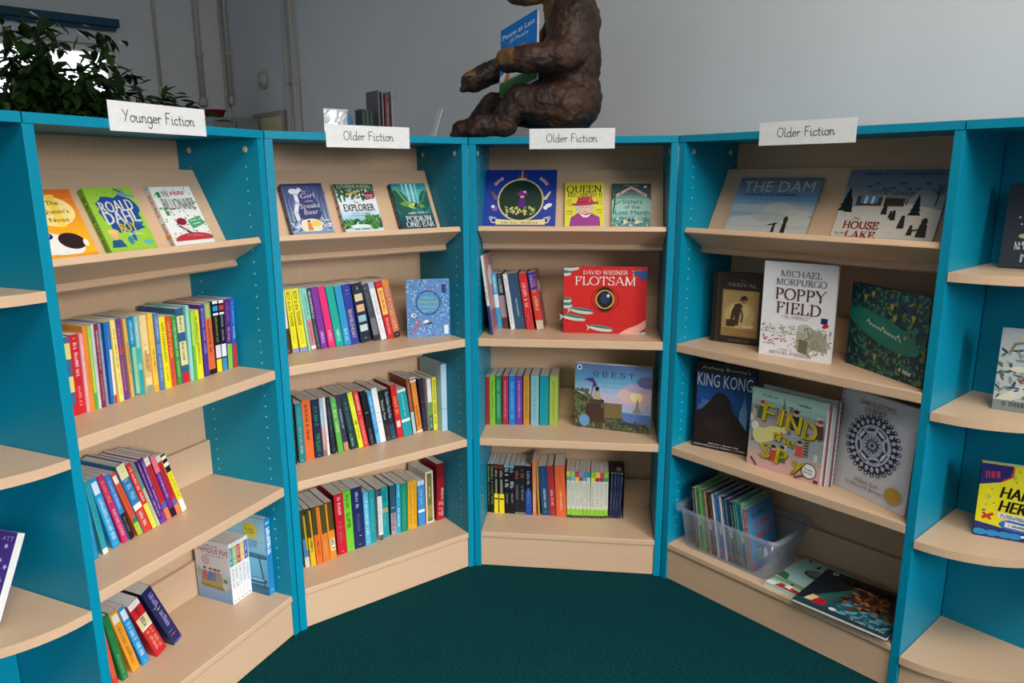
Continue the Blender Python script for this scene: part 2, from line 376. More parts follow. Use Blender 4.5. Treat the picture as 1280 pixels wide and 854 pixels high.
# rolled blind above the window
BL = noise_mat('blue_blind_fabric', ['1F4560', '28536F'], 80, rough=.8)
bl = empty('roller_blind', MWALL @ T(CX, -1.62, 2.40), 'dark blue roller blind rolled up above the bright window', 'blind')
bm = bmesh.new(); box(bm, 0.0, .08, -.85, .86, .014, .066, 0, .006); mesh_obj('blind_box', bm, BL, bl)
bm = bmesh.new(); box(bm, .03, .05, -.83, .84, -.012, .012, 0, .004); mesh_obj('bottom_bar', bm, BL, bl)
# hedge and play things outside the window
rr = random.Random(4)
# doorway in the main wall
dr = empty('door_1', MWALL @ T(-3.875, 0, 0)); structure(dr)
bm = bmesh.new()
box(bm, -.27, -.235, -.02, 0, 0, 1.835); box(bm, .235, .27, -.02, 0, 0, 1.835); box(bm, -.235, .235, -.02, 0, 1.805, 1.835)
mesh_obj('door_frame', bm, noise_mat('grey_beige_paint', ['9A9488', 'A39D90'], 4, rough=.5), dr)
bm = bmesh.new(); box(bm, -.235, .235, -.012, 0, 0, 1.805); box(bm, -.17, .17, -.016, -.012, .9, 1.7); mesh_obj('door_leaf', bm, noise_mat('cream_door_paint', ['E2D6A8', 'E8DDB2'], 4, rough=.5), dr)
bm = bmesh.new(); tube(bm, [(.19, -.012, 1.0), (.19, -.05, 1.0), (.09, -.05, 1.0)], .009); mesh_obj('door_handle', bm, noise_mat('brushed_steel', ['A0A2A5', 'B0B2B5'], 50, rough=.3), dr)
# conduits
PIPE = noise_mat('painted_conduit', ['B3AEA8', 'BAB6B0'], 6, rough=.5)
def conduit(x, y, z0, z1, r, label, dirx, end=True):
    # dirx: unit vector (in the wall frame) pointing from the wall into the room
    e = empty('conduit', MWALL @ T(x, y, z0), label, 'pipe', 'pipes on the far walls')
    bm = bmesh.new(); tube(bm, [(0, 0, 0.02 if end else 0), (0, 0, z1-z0)], r, 10); mesh_obj('pipe', bm, PIPE, e)
    if end:
        bm = bmesh.new(); lathe(bm, [(r*1.1, .04), (r*1.6, .025), (r*1.6, -.01), (r*1.1, -.025)], 14); mesh_obj('end_cap', bm, PIPE, e)
    k = 0
    for z in [z0+.35+.55*i for i in range(int((z1-z0-.2)/.55)+1)]:
        if z > z1-.1: break
        bm = bmesh.new(); lathe(bm, [(r*1.25, -.012), (r*1.35, 0), (r*1.25, .012)], 12)
        box(bm, -r*1.2-.012 if dirx == 'x' else -r*.8, r*.8, -r*.8, r*.8 if dirx == 'x' else r*1.2+.012, -.01, .01)
        bmesh.ops.translate(bm, verts=bm.verts, vec=(0, 0, z-z0)); mesh_obj('bracket', bm, PIPE, e)
conduit(CX+.02, -.51, 2.0, 3.3, .011, 'thin wall pipe ending beside the indoor tree', 'x')
conduit(CX+.035, -.215, 1.94, 3.3, .021, 'thick pale wall pipe standing alone, above the red tub', 'x')
conduit(CX+.02, -.03, 0, 3.3, .010, 'thin pipe deepest in the room corner behind the red tub', 'x', False)
conduit(CX+.09, -.02, 1.96, 3.3, .012, 'pipe by the room corner with a bulging capped lower end', 'y')
conduit(-3.50, -.024, 0, 3.3, .013, 'left one of two full-height pipes beside the low door', 'y', False)
conduit(-3.395, -.024, 0, 3.3, .013, 'right one of two full-height pipes beside the low door', 'y', False)
bm = bmesh.new(); lathe(bm, [(.06, 0), (.06, .02), (.05, .032), (.015, .036), (.014, .045)], 28)
bmesh.ops.transform(bm, matrix=RX(90), verts=bm.verts)
tag(mesh_obj('wall_sensor', bm, PIPE, mw=MWALL @ T(-3.922, 0, 2.061)), 'small round pale fitting on wall above the low door', 'wall fitting')
# grey cupboard with a red tub in the far corner
cb = empty('cupboard', MWALL @ T(CX+.4, -.21, 0), 'tall grey cupboard in the far corner under a red tub', 'cupboard')
GREYP = noise_mat('grey_steel_paint', ['7E8388', '868B90'], 6, rough=.45)
bm = bmesh.new(); box(bm, -.22, .2, -.16, .185, 0, 1.8, 0, .006); mesh_obj('body', bm, GREYP, cb)
for k in (0, 1):
    bm = bmesh.new(); box(bm, .2, .218, -.155+.17*k, .005+.172*k, .06, 1.77, 0, .004); d_ = mesh_obj('door', bm, GREYP, cb)
    bm = bmesh.new(); tube(bm, [(.222, .0+.03*k-.015, .95), (.24, .0+.03*k-.015, .95), (.24, .03*k-.015, 1.1), (.222, .03*k-.015, 1.1)], .005, 8); mesh_obj('handle', bm, PIPE, d_)
tb = empty('tub', MWALL @ T(CX+.4, -.27, 1.8008), 'dark red plastic tub on top of the grey cupboard', 'tub')
bm = bmesh.new(); lathe(bm, [(.06, 0), (.075, .05), (.078, .055), (.07, .055), (.056, .006)], 24); mesh_obj('body', bm, mat('7A1526', .4), tb)
bm = bmesh.new(); lathe(bm, [(.079, .05), (.083, .054), (.083, .06), (.076, .06)], 24); mesh_obj('rim', bm, mat('8A1A2C', .4), tb)

# ------------------------------------------------------------------ bookcases
def side_panel(bm, s0, s1, inner):
    box(bm, s0, s1, 0, DEP, 0, H-.02, 0, .0015)
    for d in (.045, .245):
        sgn = 1 if inner == 'R' else -1; x = s1 if inner == 'R' else s0
        M0 = T(x, d, 0) @ RY(90*sgn)
        for k in range(40):
            z = .19+.032*k
            if z > 1.43: break
            lathe(bm, [(.0026, -.001), (.0026, .0006)], 8, 1, T(x, d, z) @ RY(90*sgn))
        lathe(bm, [(.0085, -.001), (.0085, .001), (.0055, .0022)], 16, 2, T(x, d, 1.452) @ RY(90*sgn))
def shelf_part(parent, s0, s1, z, front=0.0, th=.028):
    bm = bmesh.new(); box(bm, s0, s1, front, BACK, z-th, z, 0, .003)
    sh = mesh_obj('shelf', bm, WOOD_H, parent)
    bm = bmesh.new(); box(bm, s0+.0005, s1-.0005, BACK-.016, BACK-.0005, z, z+.11, 0, .0015)
    mesh_obj('shelf_upstand', bm, WOOD_H, sh)
    return sh
SLT = math.degrees(math.atan(.135/.26))       # lean of the display boards
def bookcase(u, label, extL, extR):
    w = UN[u][3]; r = empty('bookcase', UM(u), label, 'bookcase')
    for s0, s1, inn in ((.0008, TH, 'R'), (w-TH, w-.0008, 'L')):
        bm = bmesh.new(); side_panel(bm, s0, s1, inn); mesh_obj('side_panel', bm, [TEAL, PIN, CREAM], r)
    bm = bmesh.new(); box(bm, TH, w-TH, BACK, BACK+.014, .02, H-.021); mesh_obj('back_panel', bm, WOOD_V, r)
    bm = bmesh.new(); prism(bm, [(0.0025, -.002), (w-.0025, -.002), (w+extR-.0025, DEP), (-extL+.0025, DEP)], H-.02, H); mesh_obj('top_panel', bm, TEAL, r)
    for z in (Z2, Z3): shelf_part(r, TH, w-TH, z)
    shelf_part(r, TH, w-TH, Z4, 0.0, .02)
    bm = bmesh.new(); box(bm, TH, w-TH, .006, .024, .003, Z4-.0202, 0, .001); mesh_obj('plinth', bm, WOOD_H, r)
    ds = empty('display_shelf', UM(u)); ds.parent = r; ds.matrix_world = UM(u)
    M = T(0, .10, 1.14) @ RX(-SLT)
    bm = bmesh.new(); box(bm, TH+.002, w-TH-.002, 0, .016, 0, .293, 0, .002, M); mesh_obj('display_board', bm, WOOD_H, ds)
    bm = bmesh.new(); box(bm, TH+.002, w-TH-.002, -.110, 0, .016, .034, 0, .003, M); mesh_obj('ledge', bm, WOOD_H, ds)
    return r
bookcase('A', 'teal and beech bookcase under the Younger Fiction sign', 0, .0825)
bookcase('B', 'teal and beech bookcase between the Younger Fiction case and the bear', .0825, .1246)
bookcase('C', 'narrow teal and beech bookcase with the bear on top', .1246, .1206)
bookcase('D', 'widest teal and beech bookcase, holding a clear plastic tray', .1206, 0)

def corner_unit(u, sgn, heights, label):
    # quarter-round shelves fixed to the outside of a bookcase's end panel
    w = UN[u][3]; off = w if sgn > 0 else 0.0
    r = empty('corner_shelf_unit', UM(u) @ T(off, 0, 0), label, 'shelf unit')
    R = BACK+.002
    L = .46
    a, b = (0.001, L) if sgn > 0 else (-L, -0.001)
    bm = bmesh.new(); box(bm, a, b, BACK, BACK+.022, 0, H-.02, 0, .001); mesh_obj('back_panel', bm, TEAL, r)
    bm = bmesh.new(); prism(bm, [(a, -.002), (b, -.002), (b, DEP), (a, DEP)], H-.02, H); mesh_obj('top_panel', bm, TEAL, r)
    def quarter(rad): return [(sgn*.001, BACK-.0005)]+[(sgn*(.001+rad*sin(radians(90*i/20))), BACK-rad*cos(radians(90*i/20))) for i in range(20)]+[(sgn*rad, BACK-.0005)]
    for z in heights:
        bm = bmesh.new(); prism(bm, quarter(R), z-.022, z); mesh_obj('shelf', bm, WOOD_H, r)
    bm = bmesh.new(); prism(bm, quarter(R-.012), .003, heights[-1]-.0225); mesh_obj('plinth', bm, WOOD_H, r)
    return r
corner_unit('D', 1, [1.1517, .8036, .4554, .1146], 'teal corner unit with quarter-round shelves at the right edge')
corner_unit('A', -1, [1.1617, .8107, .4594, .1146], 'teal corner unit with quarter-round shelves at the left edge')

# hand-lettered signs on the top edges
INK = mat('2A2C33', .6)
def sign(u, s0, s1, z0, txt, label, roll=0.0):
    w, h = s1-s0, .062
    e = empty('shelf_sign', UM(u) @ T(s0, -.0035, z0) @ RY(-roll), label, 'sign', 'signs along the bookcase tops')
    bm = bmesh.new(); box(bm, 0, w, 0, .0012, 0, h); mesh_obj('card', bm, CARD, e)
    a = Art(w, h); m = .13 if len(txt) > 13 else .2
    handwriting(a, txt, m, .34, 1-m, .0125, .0021, INK)
    a.build('lettering', e, T(0, -.0001, 0) @ RX(90))
sign('A', .186, .450, 1.4755, 'Younger Fiction', 'white card reading Younger Fiction on the left bookcase top')
sign('B', .175, .441, 1.461, 'Older Fiction', 'white Older Fiction card left of the bear, under the silver bag')
sign('C', .197, .464, 1.4625, 'Older Fiction', 'white Older Fiction card below the seated bear')
sign('D', .275, .548, 1.460, 'Older Fiction', 'white Older Fiction card on the widest bookcase top')

# ------------------------------------------------------------------ books
def book_body(root, t, h, D, base, kind='p', spine=None, pages=None, back=None):
    # spine on y = 0, thickness along x, front cover on x = t
    hb = kind == 'h'; c = .0024 if hb else .0006; r = min(.003 if hb else .0012, t*.3)
    bm = bmesh.new()
    outer = [(0, D), (0, r), (r*.3, r*.3), (r, 0), (t-r, 0), (t-r*.3, r*.3), (t, r), (t, D)]
    inner = [(t-c, D), (t-c, c+.001), (c, c+.001), (c, D)]
    prism(bm, outer+inner, 0, h)
    ms = [base if not isinstance(base, str) else mat(base)]
    for f in bm.faces:
        n = f.normal
    bm.normal_update()
    if spine or back:
        ms.append(mat(spine) if spine else ms[0]); ms.append(mat(back) if back else ms[0])
        for f in bm.faces:
            ctr = f.calc_center_median()
            if spine and ctr.y < r and abs(f.normal.z) < .5: f.material_index = 1
            elif back and ctr.x < c*1.5 and abs(f.normal.z) < .5: f.material_index = 2
    mesh_obj('cover', bm, ms, root)
    e = .003 if hb else .0004
    bm = bmesh.new(); box(bm, c, t-c, c+.001, D-(.004 if hb else .0008), e, h-e); mesh_obj('pages', bm, pages or PAPER, root)
def blend(a, b, f):
    a, b = NAMED.get(a, a), NAMED.get(b, b)
    return ''.join('%02X' % round(int(a[i:i+2], 16)*(1-f)+int(b[i:i+2], 16)*f) for i in (0, 2, 4))
def book(mw, t, h, D, base, label, feats=(), kind='p', cat='book', group=None, spine=None, pages=None, back=None, seed=0):
    root = empty('book', mw, label, cat, group)
    book_body(root, t, h, D, base, kind, spine, pages, back)
    if feats:
        art = Art(t, h); let = Art(t, h)
        for i, f in enumerate(feats):
            k = f[0]
            if k == 'b': art.rect(.03, f[1], .97, f[2], f[3])
            elif k == 'r': art.rect(f[1], f[2], f[3], f[4], f[5])
            elif k == 'd': art.ell(.5, f[1], min(.3, .004/t), .0042/h, f[2], 14)
            elif k == 'o': art.ell(f[1], f[2], f[3], f[3]*t/h*(f[5] if len(f) > 5 else 1), f[4], 16)
            elif k == 'q':
                qh = min(t*.34, .0072)*(f[5] if len(f) > 5 else 1); qu = min(.95-qh/t/2, max(.05+qh/t/2, f[4] if len(f) > 4 else .5))
                let.scribble(qu, f[2], qu, f[1], qh, blend(f[3], base if isinstance(base, str) else 'W', .28), seed*13+i)
            elif k == 't': let.text(f[3], .5, (f[1]+f[2])/2, min(t*.5, .013)*(f[6] if len(f) > 6 else 1), f[4], (f[2]-f[1])*h, .012, -90)
        M = T(0, -.0001, 0) @ RX(90)
        art.build('spine_design', root, M); let.build('spine_lettering', root, M, art)
    return root
ORD = ['', 'first', 'second', 'third', 'fourth', 'fifth', 'sixth', 'seventh', 'eighth', 'ninth', 'tenth', 'eleventh', 'twelfth', 'thirteenth', 'fourteenth', 'fifteenth', 'sixteenth', 'seventeenth', 'eighteenth', 'nineteenth', 'twentieth']
def ordinal(n):
    return ORD[n] if n <= 20 else ('thirtieth' if n == 30 else ('twenty-' if n < 30 else 'thirty-')+ORD[n % 10])
# rows of books seen spine-on: (look, cover colour, spine design, kind, front colour, place along shelf, depth, thickness, height, lean)
ROWS = {}
ROWS['A2'] = ['A', Z2, 'second shelf', 'Younger Fiction bookcase', [
 ('grey-blue paperback with yellow patches, red foot', '4A6488', [('b', 0, 0.14, 'R'), ('b', 0.3, 0.5, 'D8CF7A'), ('b', 0.72, 0.92, 'D8CF7A'), ('d', 0.6, 'N')], 'p', None, 0.1156, 0.1452, 0.018, 0.1843, -1.29),
 ('plain red paperback with white lettering', 'R', [('q', 0.45, 0.9, 'W', 0.55, 1.2), ('q', 0.1, 0.35, 'F0B0B0'), ('d', 0.95, 'W')], 'p', None, 0.1342, 0.1451, 0.0203, 0.1862, -1.2),
 ('thin pink paperback', 'E79AA6', [('q', 0.2, 0.85, 'W')], 'p', None, 0.1565, 0.1438, 0.0086, 0.1853, -1.56),
 ('orange paperback with white dots', 'E08A2C', [('d', 0.93, 'F3D9A0'), ('d', 0.67, 'W'), ('d', 0.63, 'W'), ('d', 0.15, 'W'), ('q', 0.2, 0.6, 'C46A14')], 'p', None, 0.1656, 0.1439, 0.0115, 0.201, -1.52),
 ('thin lime green paperback', '9CCB4E', [('q', 0.2, 0.85, 'F0E37A'), ('b', 0, 0.2, '4FAE4A')], 'p', None, 0.1777, 0.1424, 0.0071, 0.199, -1.44),
 ('thin silver-white paperback', 'C9CED2', [('q', 0.15, 0.9, '8E97A0')], 'p', None, 0.1851, 0.1405, 0.0072, 0.2015, -1.49),
 ('maroon paperback with white lettering', '7E2A3C', [('q', 0.45, 0.92, 'W'), ('q', 0.08, 0.4, 'D9A0A8')], 'p', None, 0.1937, 0.1399, 0.0104, 0.2014, -1.2),
 ('thin grey-blue paperback', '7C8DB0', [('q', 0.2, 0.8, 'C9D2E4')], 'p', None, 0.2055, 0.1435, 0.0086, 0.2, -1.14),
 ('blue paperback plain at the top', '1A68B4', [('q', 0.1, 0.5, '8CC0EA')], 'p', None, 0.2219, 0.1465, 0.0093, 0.1985, -1.76),
 ('very thin white paperback with red foot', 'E9E4DA', [('b', 0, 0.1, 'R'), ('b', 0.66, 1, '1A68B4')], 'p', None, 0.2326, 0.1475, 0.0062, 0.1991, -1.46),
 ('pale yellow paperback with small dark print', 'EEDC7A', [('q', 0.4, 0.9, '7A6A20'), ('q', 0.05, 0.35, 'C9A83A'), ('d', 0.62, '444A70')], 'p', None, 0.2441, 0.1442, 0.0127, 0.2016, 0.0),
 ('purple paperback with orange lettering', '6E3C86', [('q', 0.1, 0.92, 'D08A5A'), ('b', 0.58, 0.66, 'B03050')], 'p', None, 0.2571, 0.1464, 0.0166, 0.2015, 0.0),
 ('tan paperback with brown lettering', 'D9A85C', [('q', 0.3, 0.7, '6A4A20')], 'p', None, 0.2806, 0.1481, 0.0095, 0.1988, 0.0),
 ('deep teal paperback with blue upper spine', '11838E', [('r', 0.2, 0.62, 1, 0.98, '1587B8'), ('q', 0.65, 0.95, 'W', 0.6), ('r', 0.4, 0.02, 1, 0.62, '8FC79A')], 'p', None, 0.2904, 0.1506, 0.0174, 0.1993, -0.82),
 ('aqua paperback with teal foot', '7CC6CC', [('b', 0, 0.32, '16A0A0'), ('b', 0.4, 0.6, '2FB2B8'), ('q', 0.6, 0.92, 'F4F4F0')], 'p', None, 0.3081, 0.1463, 0.0101, 0.1988, -1.03),
 ('wide cream paperback with brown picture', 'E5CF96', [('b', 0.2, 0.5, 'D8B878'), ('q', 0.25, 0.55, '8A4A30', 0.4), ('q', 0.25, 0.5, '8A4A30', 0.72), ('o', 0.5, 0.62, 0.3, '7A5A4A'), ('b', 0, 0.1, '8C9A86')], 'p', None, 0.3198, 0.1403, 0.019, 0.1996, -0.65),
 ('yellow paperback with pictured middle', 'F0C24A', [('q', 0.25, 0.55, '9A4A28'), ('o', 0.5, 0.66, 0.35, 'D8AFA0'), ('b', 0.02, 0.08, 'E4A838')], 'p', None, 0.3391, 0.1349, 0.0141, 0.2016, -0.86),
 ('grey-blue paperback with white lettering', '4F76B0', [('q', 0.65, 0.95, 'W'), ('q', 0.1, 0.45, 'C8D8EE'), ('b', 0.48, 0.6, '6C90C4')], 'p', None, 0.3535, 0.1315, 0.0136, 0.1993, -0.92),
 ('bright yellow paperback with green lettering', 'F0DC22', [('q', 0.35, 0.92, '4E7A20', 0.5, 1.2), ('q', 0.08, 0.3, '8A9A20')], 'p', None, 0.3704, 0.1316, 0.0191, 0.1868, 0.0),
 ('orange-red paperback with yellow lettering', 'D2522C', [('q', 0.4, 0.92, 'F0CF6A', 0.5, 1.2), ('q', 0.1, 0.35, '7A4AA0')], 'p', None, 0.39, 0.1326, 0.0165, 0.1856, -0.62),
 ('mid green paperback with white lettering', '3F9448', [('q', 0.4, 0.92, 'E9F2D8', 0.5, 1.2), ('q', 0.1, 0.35, 'F0DC6A')], 'p', None, 0.4103, 0.1324, 0.0143, 0.1844, 0.0),
 ('dark blue paperback with cream patches, red foot', '2F5F86', [('b', 0, 0.14, 'R'), ('b', 0.24, 0.56, 'DDD79A'), ('b', 0.68, 0.9, 'DDD79A'), ('q', 0.26, 0.54, '6A7A50'), ('q', 0.7, 0.88, '6A7A50')], 'p', None, 0.4248, 0.1309, 0.0239, 0.2002, 0.0),
 ('tall pale aqua paperback', '8CD2C8', [('q', 0.2, 0.9, 'DDF2EC')], 'p', None, 0.449, 0.1268, 0.011, 0.2041, -1.31),
 ('thin leaf green paperback', '55B84A', [('q', 0.3, 0.9, 'D8EC9A'), ('b', 0.5, 1, 'B6D84A')], 'p', None, 0.4604, 0.1238, 0.0082, 0.1875, -1.33),
 ('lime yellow paperback', 'E2DC2E', [('r', 0, 0.5, 0.45, 1, 'A8CC3C'), ('q', 0.2, 0.9, '5A7A20')], 'p', None, 0.4709, 0.125, 0.021, 0.1883, -0.71),
 ('slim purple paperback', '4A3290', [('q', 0.3, 0.95, 'D4C8EE'), ('d', 0.93, 'W')], 'p', None, 0.4987, 0.1276, 0.0157, 0.1986, -0.77),
 ('teal-topped paperback with orange lower spine', 'D9693A', [('b', 0.78, 1, '4FA0A0'), ('r', 0.3, 0.78, 0.8, 0.98, 'C8B848'), ('q', 0.3, 0.75, '3A2018'), ('b', 0, 0.07, 'K')], 'p', None, 0.5174, 0.1316, 0.0255, 0.2007, 0.0),
 ('black paperback with white block and yellow foot', '17181C', [('b', 0, 0.18, 'F2DC1E'), ('b', 0.2, 0.38, 'E4D9E8'), ('b', 0.86, 0.93, '2A9AD0'), ('b', 0.8, 0.83, 'W'), ('b', 0.96, 1, 'W'), ('q', 0.42, 0.78, 'B8C83A')], 'p', None, 0.5465, 0.1317, 0.0193, 0.2002, -1.0),
 ('black paperback with white block and blue foot', '17181C', [('b', 0, 0.18, '3A90C8'), ('b', 0.2, 0.38, 'E6EEF4'), ('b', 0.86, 0.93, 'C03A40'), ('b', 0.8, 0.83, 'W'), ('b', 0.96, 1, 'W'), ('q', 0.42, 0.78, 'D8DCE0')], 'p', None, 0.5661, 0.1305, 0.0178, 0.1996, -1.71),
 ('purple paperback with green foot', '55307E', [('b', 0, 0.36, '8CC63A'), ('q', 0.4, 0.6, 'F0C8E8'), ('q', 0.66, 0.95, 'E05AA0')], 'p', None, 0.5841, 0.1275, 0.0173, 0.1997, -2.4),
 ('blue paperback with red foot', '2A5CB8', [('b', 0, 0.34, 'B43A30'), ('q', 0.4, 0.6, 'W'), ('q', 0.62, 0.95, '7AC0F0')], 'p', None, 0.6022, 0.1258, 0.0171, 0.2, -2.26),
]]
ROWS['A3'] = ['A', Z3, 'third shelf', 'Younger Fiction bookcase', [
 ('blue-green paperback half hidden by the panel', '1B86B8', [('o', 0.5, 0.08, 0.3, '7AB8E0'), ('q', 0.3, 0.9, '5AB8C0')], 'p', None, 0.1155, 0.1339, 0.0131, 0.2007, 3.0),
 ('teal paperback with a white foot', '2A9AA4', [('b', 0, 0.07, 'EDEDE8'), ('q', 0.3, 0.8, '1A7A90'), ('o', 0.6, 0.3, 0.3, '5AB87A'), ('o', 0.4, 0.5, 0.3, '3A8AC0')], 'p', None, 0.1427, 0.1365, 0.0141, 0.1965, 7.0),
 ('bright blue paperback with white label at top', '1E97D2', [('r', 0.15, 0.78, 0.85, 0.95, 'DDE8F2'), ('q', 0.1, 0.72, 'W', 0.5, 1.3), ('d', 0.05, 'W')], 'p', None, 0.1743, 0.1412, 0.0201, 0.1971, 11.85),
 ('magenta paperback with white lettering', 'C9286E', [('t', 0.1, 0.5, 'FORTUNE COOKIE', 'F4E4EA', 0.02), ('t', 0.6, 0.93, 'JEAN URE', 'F0C23A', 0.02), ('d', 0.55, '7A4A6A'), ('d', 0.04, 'F4D0E0')], 'p', None, 0.2026, 0.1416, 0.0158, 0.1988, 13.49),
 ('blue and black paperback', '3A7EC8', [('b', 0, 0.4, '1A1412'), ('q', 0.45, 0.9, 'CFE2F6'), ('q', 0.1, 0.35, '7A6A58')], 'p', None, 0.2211, 0.1405, 0.0144, 0.1954, 14.04),
 ('orange-red paperback with green foot', 'D4573A', [('b', 0, 0.2, 'A8C03A'), ('b', 0.2, 0.28, '3E7A3E'), ('r', 0.1, 0.84, 0.8, 0.96, 'EDEAE0'), ('q', 0.3, 0.8, 'A83420')], 'p', None, 0.2445, 0.1389, 0.0147, 0.1941, 16.31),
 ('hardback with blue middle and red foot', '2F7AB4', [('b', 0, 0.34, 'D63A30'), ('b', 0.34, 0.42, 'EFEAD8'), ('b', 0.8, 1, 'E4DFA8'), ('q', 0.08, 0.3, 'F0D8B0', 0.5, 1.2), ('q', 0.46, 0.78, 'B9D6EC', 0.5, 1.6), ('d', 0.9, '5A6A50')], 'h', None, 0.2615, 0.1377, 0.0238, 0.2082, 15.92),
 ('red paperback with white lettering and yellow foot', 'D2332C', [('b', 0, 0.38, 'EBD94A'), ('q', 0.42, 0.95, 'W', 0.5, 1.3)], 'p', None, 0.2869, 0.1373, 0.0141, 0.2037, 15.63),
 ('thin pale green-grey paperback', 'B9C8A8', [('b', 0.6, 1, '5A8A8A'), ('q', 0.2, 0.6, '7A8A6A')], 'p', None, 0.304, 0.1386, 0.0085, 0.2011, 15.87),
 ('dark purple paperback, left of pair', '57257E', [('b', 0, 0.06, '7A4AA4'), ('q', 0.12, 0.95, 'E8DCF4', 0.5, 1.2)], 'p', None, 0.3149, 0.1393, 0.0084, 0.2, 14.99),
 ('dark purple paperback, right of pair', '57257E', [('b', 0, 0.16, '7A3A94'), ('q', 0.2, 0.95, 'E8DCF4', 0.5, 1.2)], 'p', None, 0.3239, 0.1408, 0.0104, 0.2014, 14.11),
 ('red paperback with orange foot and white top', 'C02832', [('b', 0, 0.18, 'E8764A'), ('b', 0.18, 0.28, '4A62B0'), ('b', 0.88, 1, 'E8E4E0'), ('o', 0.5, 0.94, 0.25, 'K'), ('q', 0.3, 0.85, '8A1420')], 'p', None, 0.3371, 0.1424, 0.0151, 0.1976, 14.71),
 ('purple paperback with pink top and dark foot', '6A2A8C', [('b', 0, 0.14, '201418'), ('b', 0.72, 1, 'E87A80'), ('q', 0.3, 0.7, 'F0D8F4'), ('d', 0.22, '4A62B0')], 'p', None, 0.3571, 0.1447, 0.0147, 0.1972, 14.71),
 ('red paperback with orange foot and black-white top', 'C02832', [('b', 0, 0.16, 'EC8058'), ('b', 0.16, 0.26, '6A62A8'), ('b', 0.9, 1, 'DAD6D2'), ('o', 0.5, 0.95, 0.25, 'K'), ('q', 0.3, 0.85, '8A1420')], 'p', None, 0.3736, 0.1457, 0.014, 0.1886, 14.98),
 ('yellow paperback with black top and white foot', 'EADB2C', [('b', 0, 0.2, 'F0EEE8'), ('b', 0.7, 1, '1A1A1C'), ('b', 0.8, 0.86, 'W'), ('b', 0.92, 0.97, 'W'), ('q', 0.25, 0.66, '9A8A20')], 'p', None, 0.391, 0.1457, 0.0156, 0.1864, 15.71),
]]
ROWS['A4'] = ['A', Z4, 'bottom shelf', 'Younger Fiction bookcase', [
 ('orange-red paperback mostly hidden by the side panel', 'D2553A', [('b', 0, 0.12, 'C8342C'), ('d', 0.1, 'F0C04A')], 'p', None, 0.1273, 0.1416, 0.0129, 0.1891, 6.15),
 ('dark green hardback', '1E7A40', [('q', 0.1, 0.4, 'A8C878'), ('d', 0.04, 'DFF0D8'), ('d', 0.75, '8ACB9A')], 'h', None, 0.1501, 0.1383, 0.0179, 0.1987, 8.98),
 ('orange paperback with white label at top', 'E59A2A', [('r', 0.15, 0.82, 0.85, 0.96, 'E8E2D0'), ('q', 0.12, 0.74, '8A4A18', 0.5, 1.3), ('d', 0.05, 'W')], 'p', None, 0.1828, 0.1419, 0.0232, 0.1958, 13.0),
 ('bright blue paperback with white label at top', '1E93D2', [('r', 0.15, 0.8, 0.85, 0.96, 'DDE8F2'), ('q', 0.12, 0.74, 'W', 0.5, 1.4), ('d', 0.05, 'W')], 'p', None, 0.2149, 0.1422, 0.0199, 0.1959, 15.2),
 ('thick red comic-lettered paperback', 'C5222C', [('b', 0.52, 0.72, 'D9D2A0'), ('b', 0.5, 0.52, 'W'), ('b', 0.9, 1, 'E6E2DE'), ('q', 0.54, 0.7, '3A4A60', 0.5, 1.6), ('q', 0.1, 0.46, 'E8D49A', 0.38, 1.1), ('q', 0.1, 0.46, 'E8D49A', 0.7, 1.1), ('q', 0.74, 0.88, '3A1418', 0.5, 1.5)], 'p', None, 0.2541, 0.1375, 0.0343, 0.1989, 20.06),
 ('thick navy paperback with lilac lettering and rocket', '1E2458', [('q', 0.3, 0.95, 'CBB8E8', 0.6, 1.7), ('o', 0.35, 0.68, 0.2, 'E0D04A', 1), ('o', 0.5, 0.15, 0.3, 'D2582C'), ('o', 0.45, 0.22, 0.28, '4A90C8'), ('r', 0.05, 0.0, 0.95, 0.03, '4A5AA0')], 'p', None, 0.3082, 0.1369, 0.0321, 0.2125, 21.93),
]]
